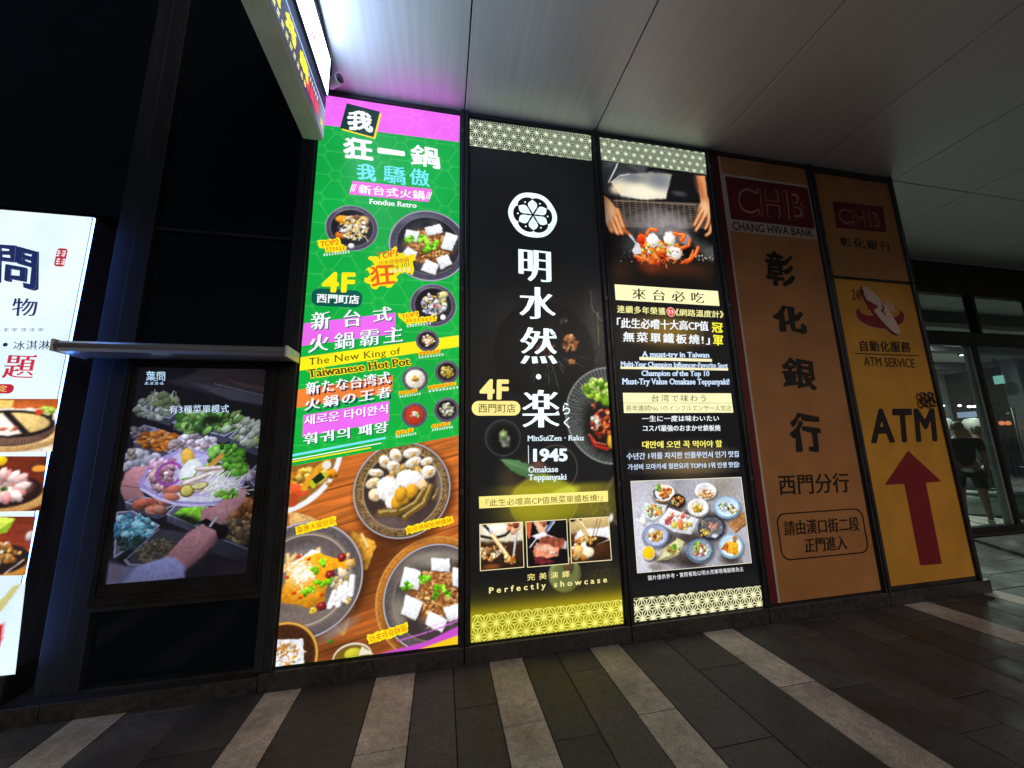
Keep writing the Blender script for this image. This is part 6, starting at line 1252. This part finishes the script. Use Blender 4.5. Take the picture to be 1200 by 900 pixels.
# people, built as skinned skeletons
M['skin'] = plain('skin', (.20, .115, .08), .55, 0, .12, 20); M['cloth_black'] = plain('black_cotton', (.016, .016, .018), .85, 0, .3, 14); M['cloth_navy'] = plain('charcoal_cotton', (.03, .032, .038), .85, 0, .3, 14); M['cloth_white'] = plain('white_cotton', (.55, .55, .55), .8, 0, .1, 14); M['hair'] = plain('black_hair', (.010, .009, .009), .5, 0, .3, 30, stretch=(1, 1, .2)); M['shoe'] = plain('white_shoe', (.45, .45, .44), .6, 0, .15, 14); M['bag'] = plain('grey_nylon_bag', (.09, .095, .10), .7, 0, .25, 14)
def skinned(name, nodes, edges, mat, parent, sub=2):
    me = bpy.data.meshes.new(name); me.from_pydata([n[0] for n in nodes], edges, []); o = bpy.data.objects.new(name, me); COL.objects.link(o)
    sk = o.modifiers.new('skin', 'SKIN'); ss = o.modifiers.new('sub', 'SUBSURF'); ss.levels = ss.render_levels = sub
    for i, v in enumerate(me.skin_vertices[0].data):
        r = nodes[i][1]; v.radius = r if isinstance(r, tuple) else (r, r); v.use_root = (i == 0)
    dg = bpy.context.evaluated_depsgraph_get(); dg.update(); m2 = bpy.data.meshes.new_from_object(o.evaluated_get(dg)); bpy.data.objects.remove(o)
    m2.materials.clear(); m2.materials.append(mat); m2.polygons.foreach_set('use_smooth', [True]*len(m2.polygons)); m2.name = name
    r = bpy.data.objects.new(name, m2); COL.objects.link(r); r.parent = parent; return r
def person(loc, rotz, h, label, top, bottom, shorts=True, stride=.12, bag=False):
    t = thing('person', label, 'person', loc, 'people standing in the lobby', rotz); k = h/1.75; P = lambda x, y, z: (x*k, y*k, z*k)
    N = [(P(0, 0, .95), .12*k), (P(0, .01, 1.15), .115*k), (P(0, 0, 1.36), .125*k), (P(0, .005, 1.47), .055*k), (P(0, .015, 1.54), .058*k), (P(0, .02, 1.62), .085*k), (P(0, .01, 1.70), .075*k),
         (P(-.19, 0, 1.41), .055*k), (P(-.235, -.02, 1.13), .043*k), (P(-.22, .06, .90), .034*k), (P(-.215, .085, .80), .032*k), (P(-.21, .10, .72), .020*k),
         (P(.19, 0, 1.41), .055*k), (P(.235, -.02, 1.13), .043*k), (P(.22, .06, .90), .034*k), (P(.215, .085, .80), .032*k), (P(.21, .10, .72), .020*k),
         (P(-.10, .0, .86), .088*k), (P(-.12, stride*.5, .48), .058*k), (P(-.13, stride, .10), .036*k), (P(-.13, stride+.12, .035), .032*k),
         (P(.10, .0, .86), .088*k), (P(.12, -stride*.3, .48), .058*k), (P(.13, -stride, .10), .036*k), (P(.13, -stride+.12, .035), .032*k), (P(0, .115, 1.60), .016*k)]
    E = [(0, 1), (1, 2), (2, 3), (3, 4), (4, 5), (5, 6), (2, 7), (7, 8), (8, 9), (9, 10), (10, 11), (2, 12), (12, 13), (13, 14), (14, 15), (15, 16), (0, 17), (17, 18), (18, 19), (19, 20), (0, 21), (21, 22), (22, 23), (23, 24), (5, 25)]
    body = skinned('body', N, E, M['skin'], t)
    g = 1.17
    sh = [(P(0, 0, .90), .15*k), (P(0, .01, 1.15), .135*k), (P(0, 0, 1.37), .138*k), (P(0, .004, 1.45), .07*k), (P(-.195, 0, 1.41), .072*k), (P(-.232, -.015, 1.20), .062*k), (P(.195, 0, 1.41), .072*k), (P(.232, -.015, 1.20), .062*k)]
    skinned('shirt', sh, [(0, 1), (1, 2), (2, 3), (2, 4), (4, 5), (2, 6), (6, 7)], top, t)
    kz = .55 if shorts else .12; fx = lambda s, z: s*stride*((.86-z)/.76)
    so = [(P(0, 0, .95), .135*k), (P(-.10, 0, .84), .108*k), (P(-.118, fx(1, (kz+.84)/2)*.9, (kz+.84)/2), .088*k), (P(-.122, fx(1, kz), kz), .084*k if shorts else .055*k), (P(.10, 0, .84), .108*k), (P(.118, fx(-1, (kz+.84)/2)*.6, (kz+.84)/2), .088*k), (P(.122, fx(-1, kz)*.7, kz), .084*k if shorts else .055*k)]
    skinned('shorts' if shorts else 'trousers', so, [(0, 1), (1, 2), (2, 3), (0, 4), (4, 5), (5, 6)], bottom, t)
    for s, y in ((-1, stride), (1, -stride)):
        skinned('shoe', [(P(s*.13, y-.06, .048), .046*k), (P(s*.13, y+.05, .046), .046*k), (P(s*.133, y+.16, .036), .036*k)], [(0, 1), (1, 2)], M['shoe'], t)
    skinned('hair', [(P(0, -.02, 1.56), .062*k), (P(0, -.012, 1.63), .092*k), (P(0, .0, 1.70), .086*k), (P(0, .03, 1.74), .055*k)], [(0, 1), (1, 2), (2, 3)], M['hair'], t)
    for s in (-1, 1):
        skinned('eye', [(P(s*.032, .098, 1.625), .009*k), (P(s*.032, .101, 1.625), .008*k)], [(0, 1)], M['cloth_white'], t, 1); skinned('ear', [(P(s*.083, .01, 1.60), .014*k), (P(s*.09, .0, 1.63), .017*k)], [(0, 1)], M['skin'], t, 1)
    skinned('mouth', [(P(-.022, .1, 1.555), .007*k), (P(.022, .1, 1.555), .007*k)], [(0, 1)], M['skin'], t, 1)
    skinned('hem', [(P(-.11, 0, .885), .05*k), (P(0, -.075, .88), .072*k), (P(.11, 0, .885), .05*k)], [(0, 1), (1, 2)], M['cloth_white'], t, 1)
    return t
pa = W((1131, 613), 5.0)
person((9.42, 4.98, .004), math.radians(-60), 1.80, 'person in black top, dark shorts and white shoes seen from behind', M['cloth_black'], M['cloth_black'], True)
person((11.15, 5.62, .004), math.radians(-50), 1.74, 'person in charcoal top and long trousers farther inside the lobby', M['cloth_navy'], M['cloth_navy'], False, .08)
tb = thing('shoulder_bag', 'grey bag resting on the round bench behind the people', 'bag', (c0[0]-.12, c0[1]-.1, .468)); MB().box(c0[0]-.34, c0[0]+.14, c0[1]-.22, c0[1]+.06, .468, .80, .06).build('pouch', M['bag'], tb, True); MB().tube([(c0[0]-.28, c0[1]-.08, .76), (c0[0]-.2, c0[1]-.08, .98), (c0[0], c0[1]-.08, .98), (c0[0]+.08, c0[1]-.08, .76)], .014, 8).build('strap', M['bag'], tb, True)
# lobby downlights (the lamps that light the hall behind the glass)
for k, (x, y) in enumerate(((9.6, 6.8), (13.5, 7.2), (17.5, 8.6))):
    t = thing('ceiling_light', ('round ceiling light of the lobby nearest the entrance', 'round ceiling light in the middle of the lobby', 'round ceiling light toward the lobby end')[k], 'ceiling light', (x, y, 4.29), 'lobby ceiling lights')
    MB().lathe((x, y, 4.26), [(.20, 0), (.22, .03)], 24).build('rim', M['frame_grey'], t); MB().lathe((x, y, 4.252), [(.17, 0), (.17, .006)], 24).build('diffuser', M['lamp_w'], t)
    ld = bpy.data.lights.new('downlight', 'AREA'); ld.shape = 'DISK'; ld.size = .34; ld.energy = (280, 190, 140)[k]; ld.color = (.92, 1, .93); lo = bpy.data.objects.new('downlight', ld); COL.objects.link(lo); lo.location = (x, y, 4.24)
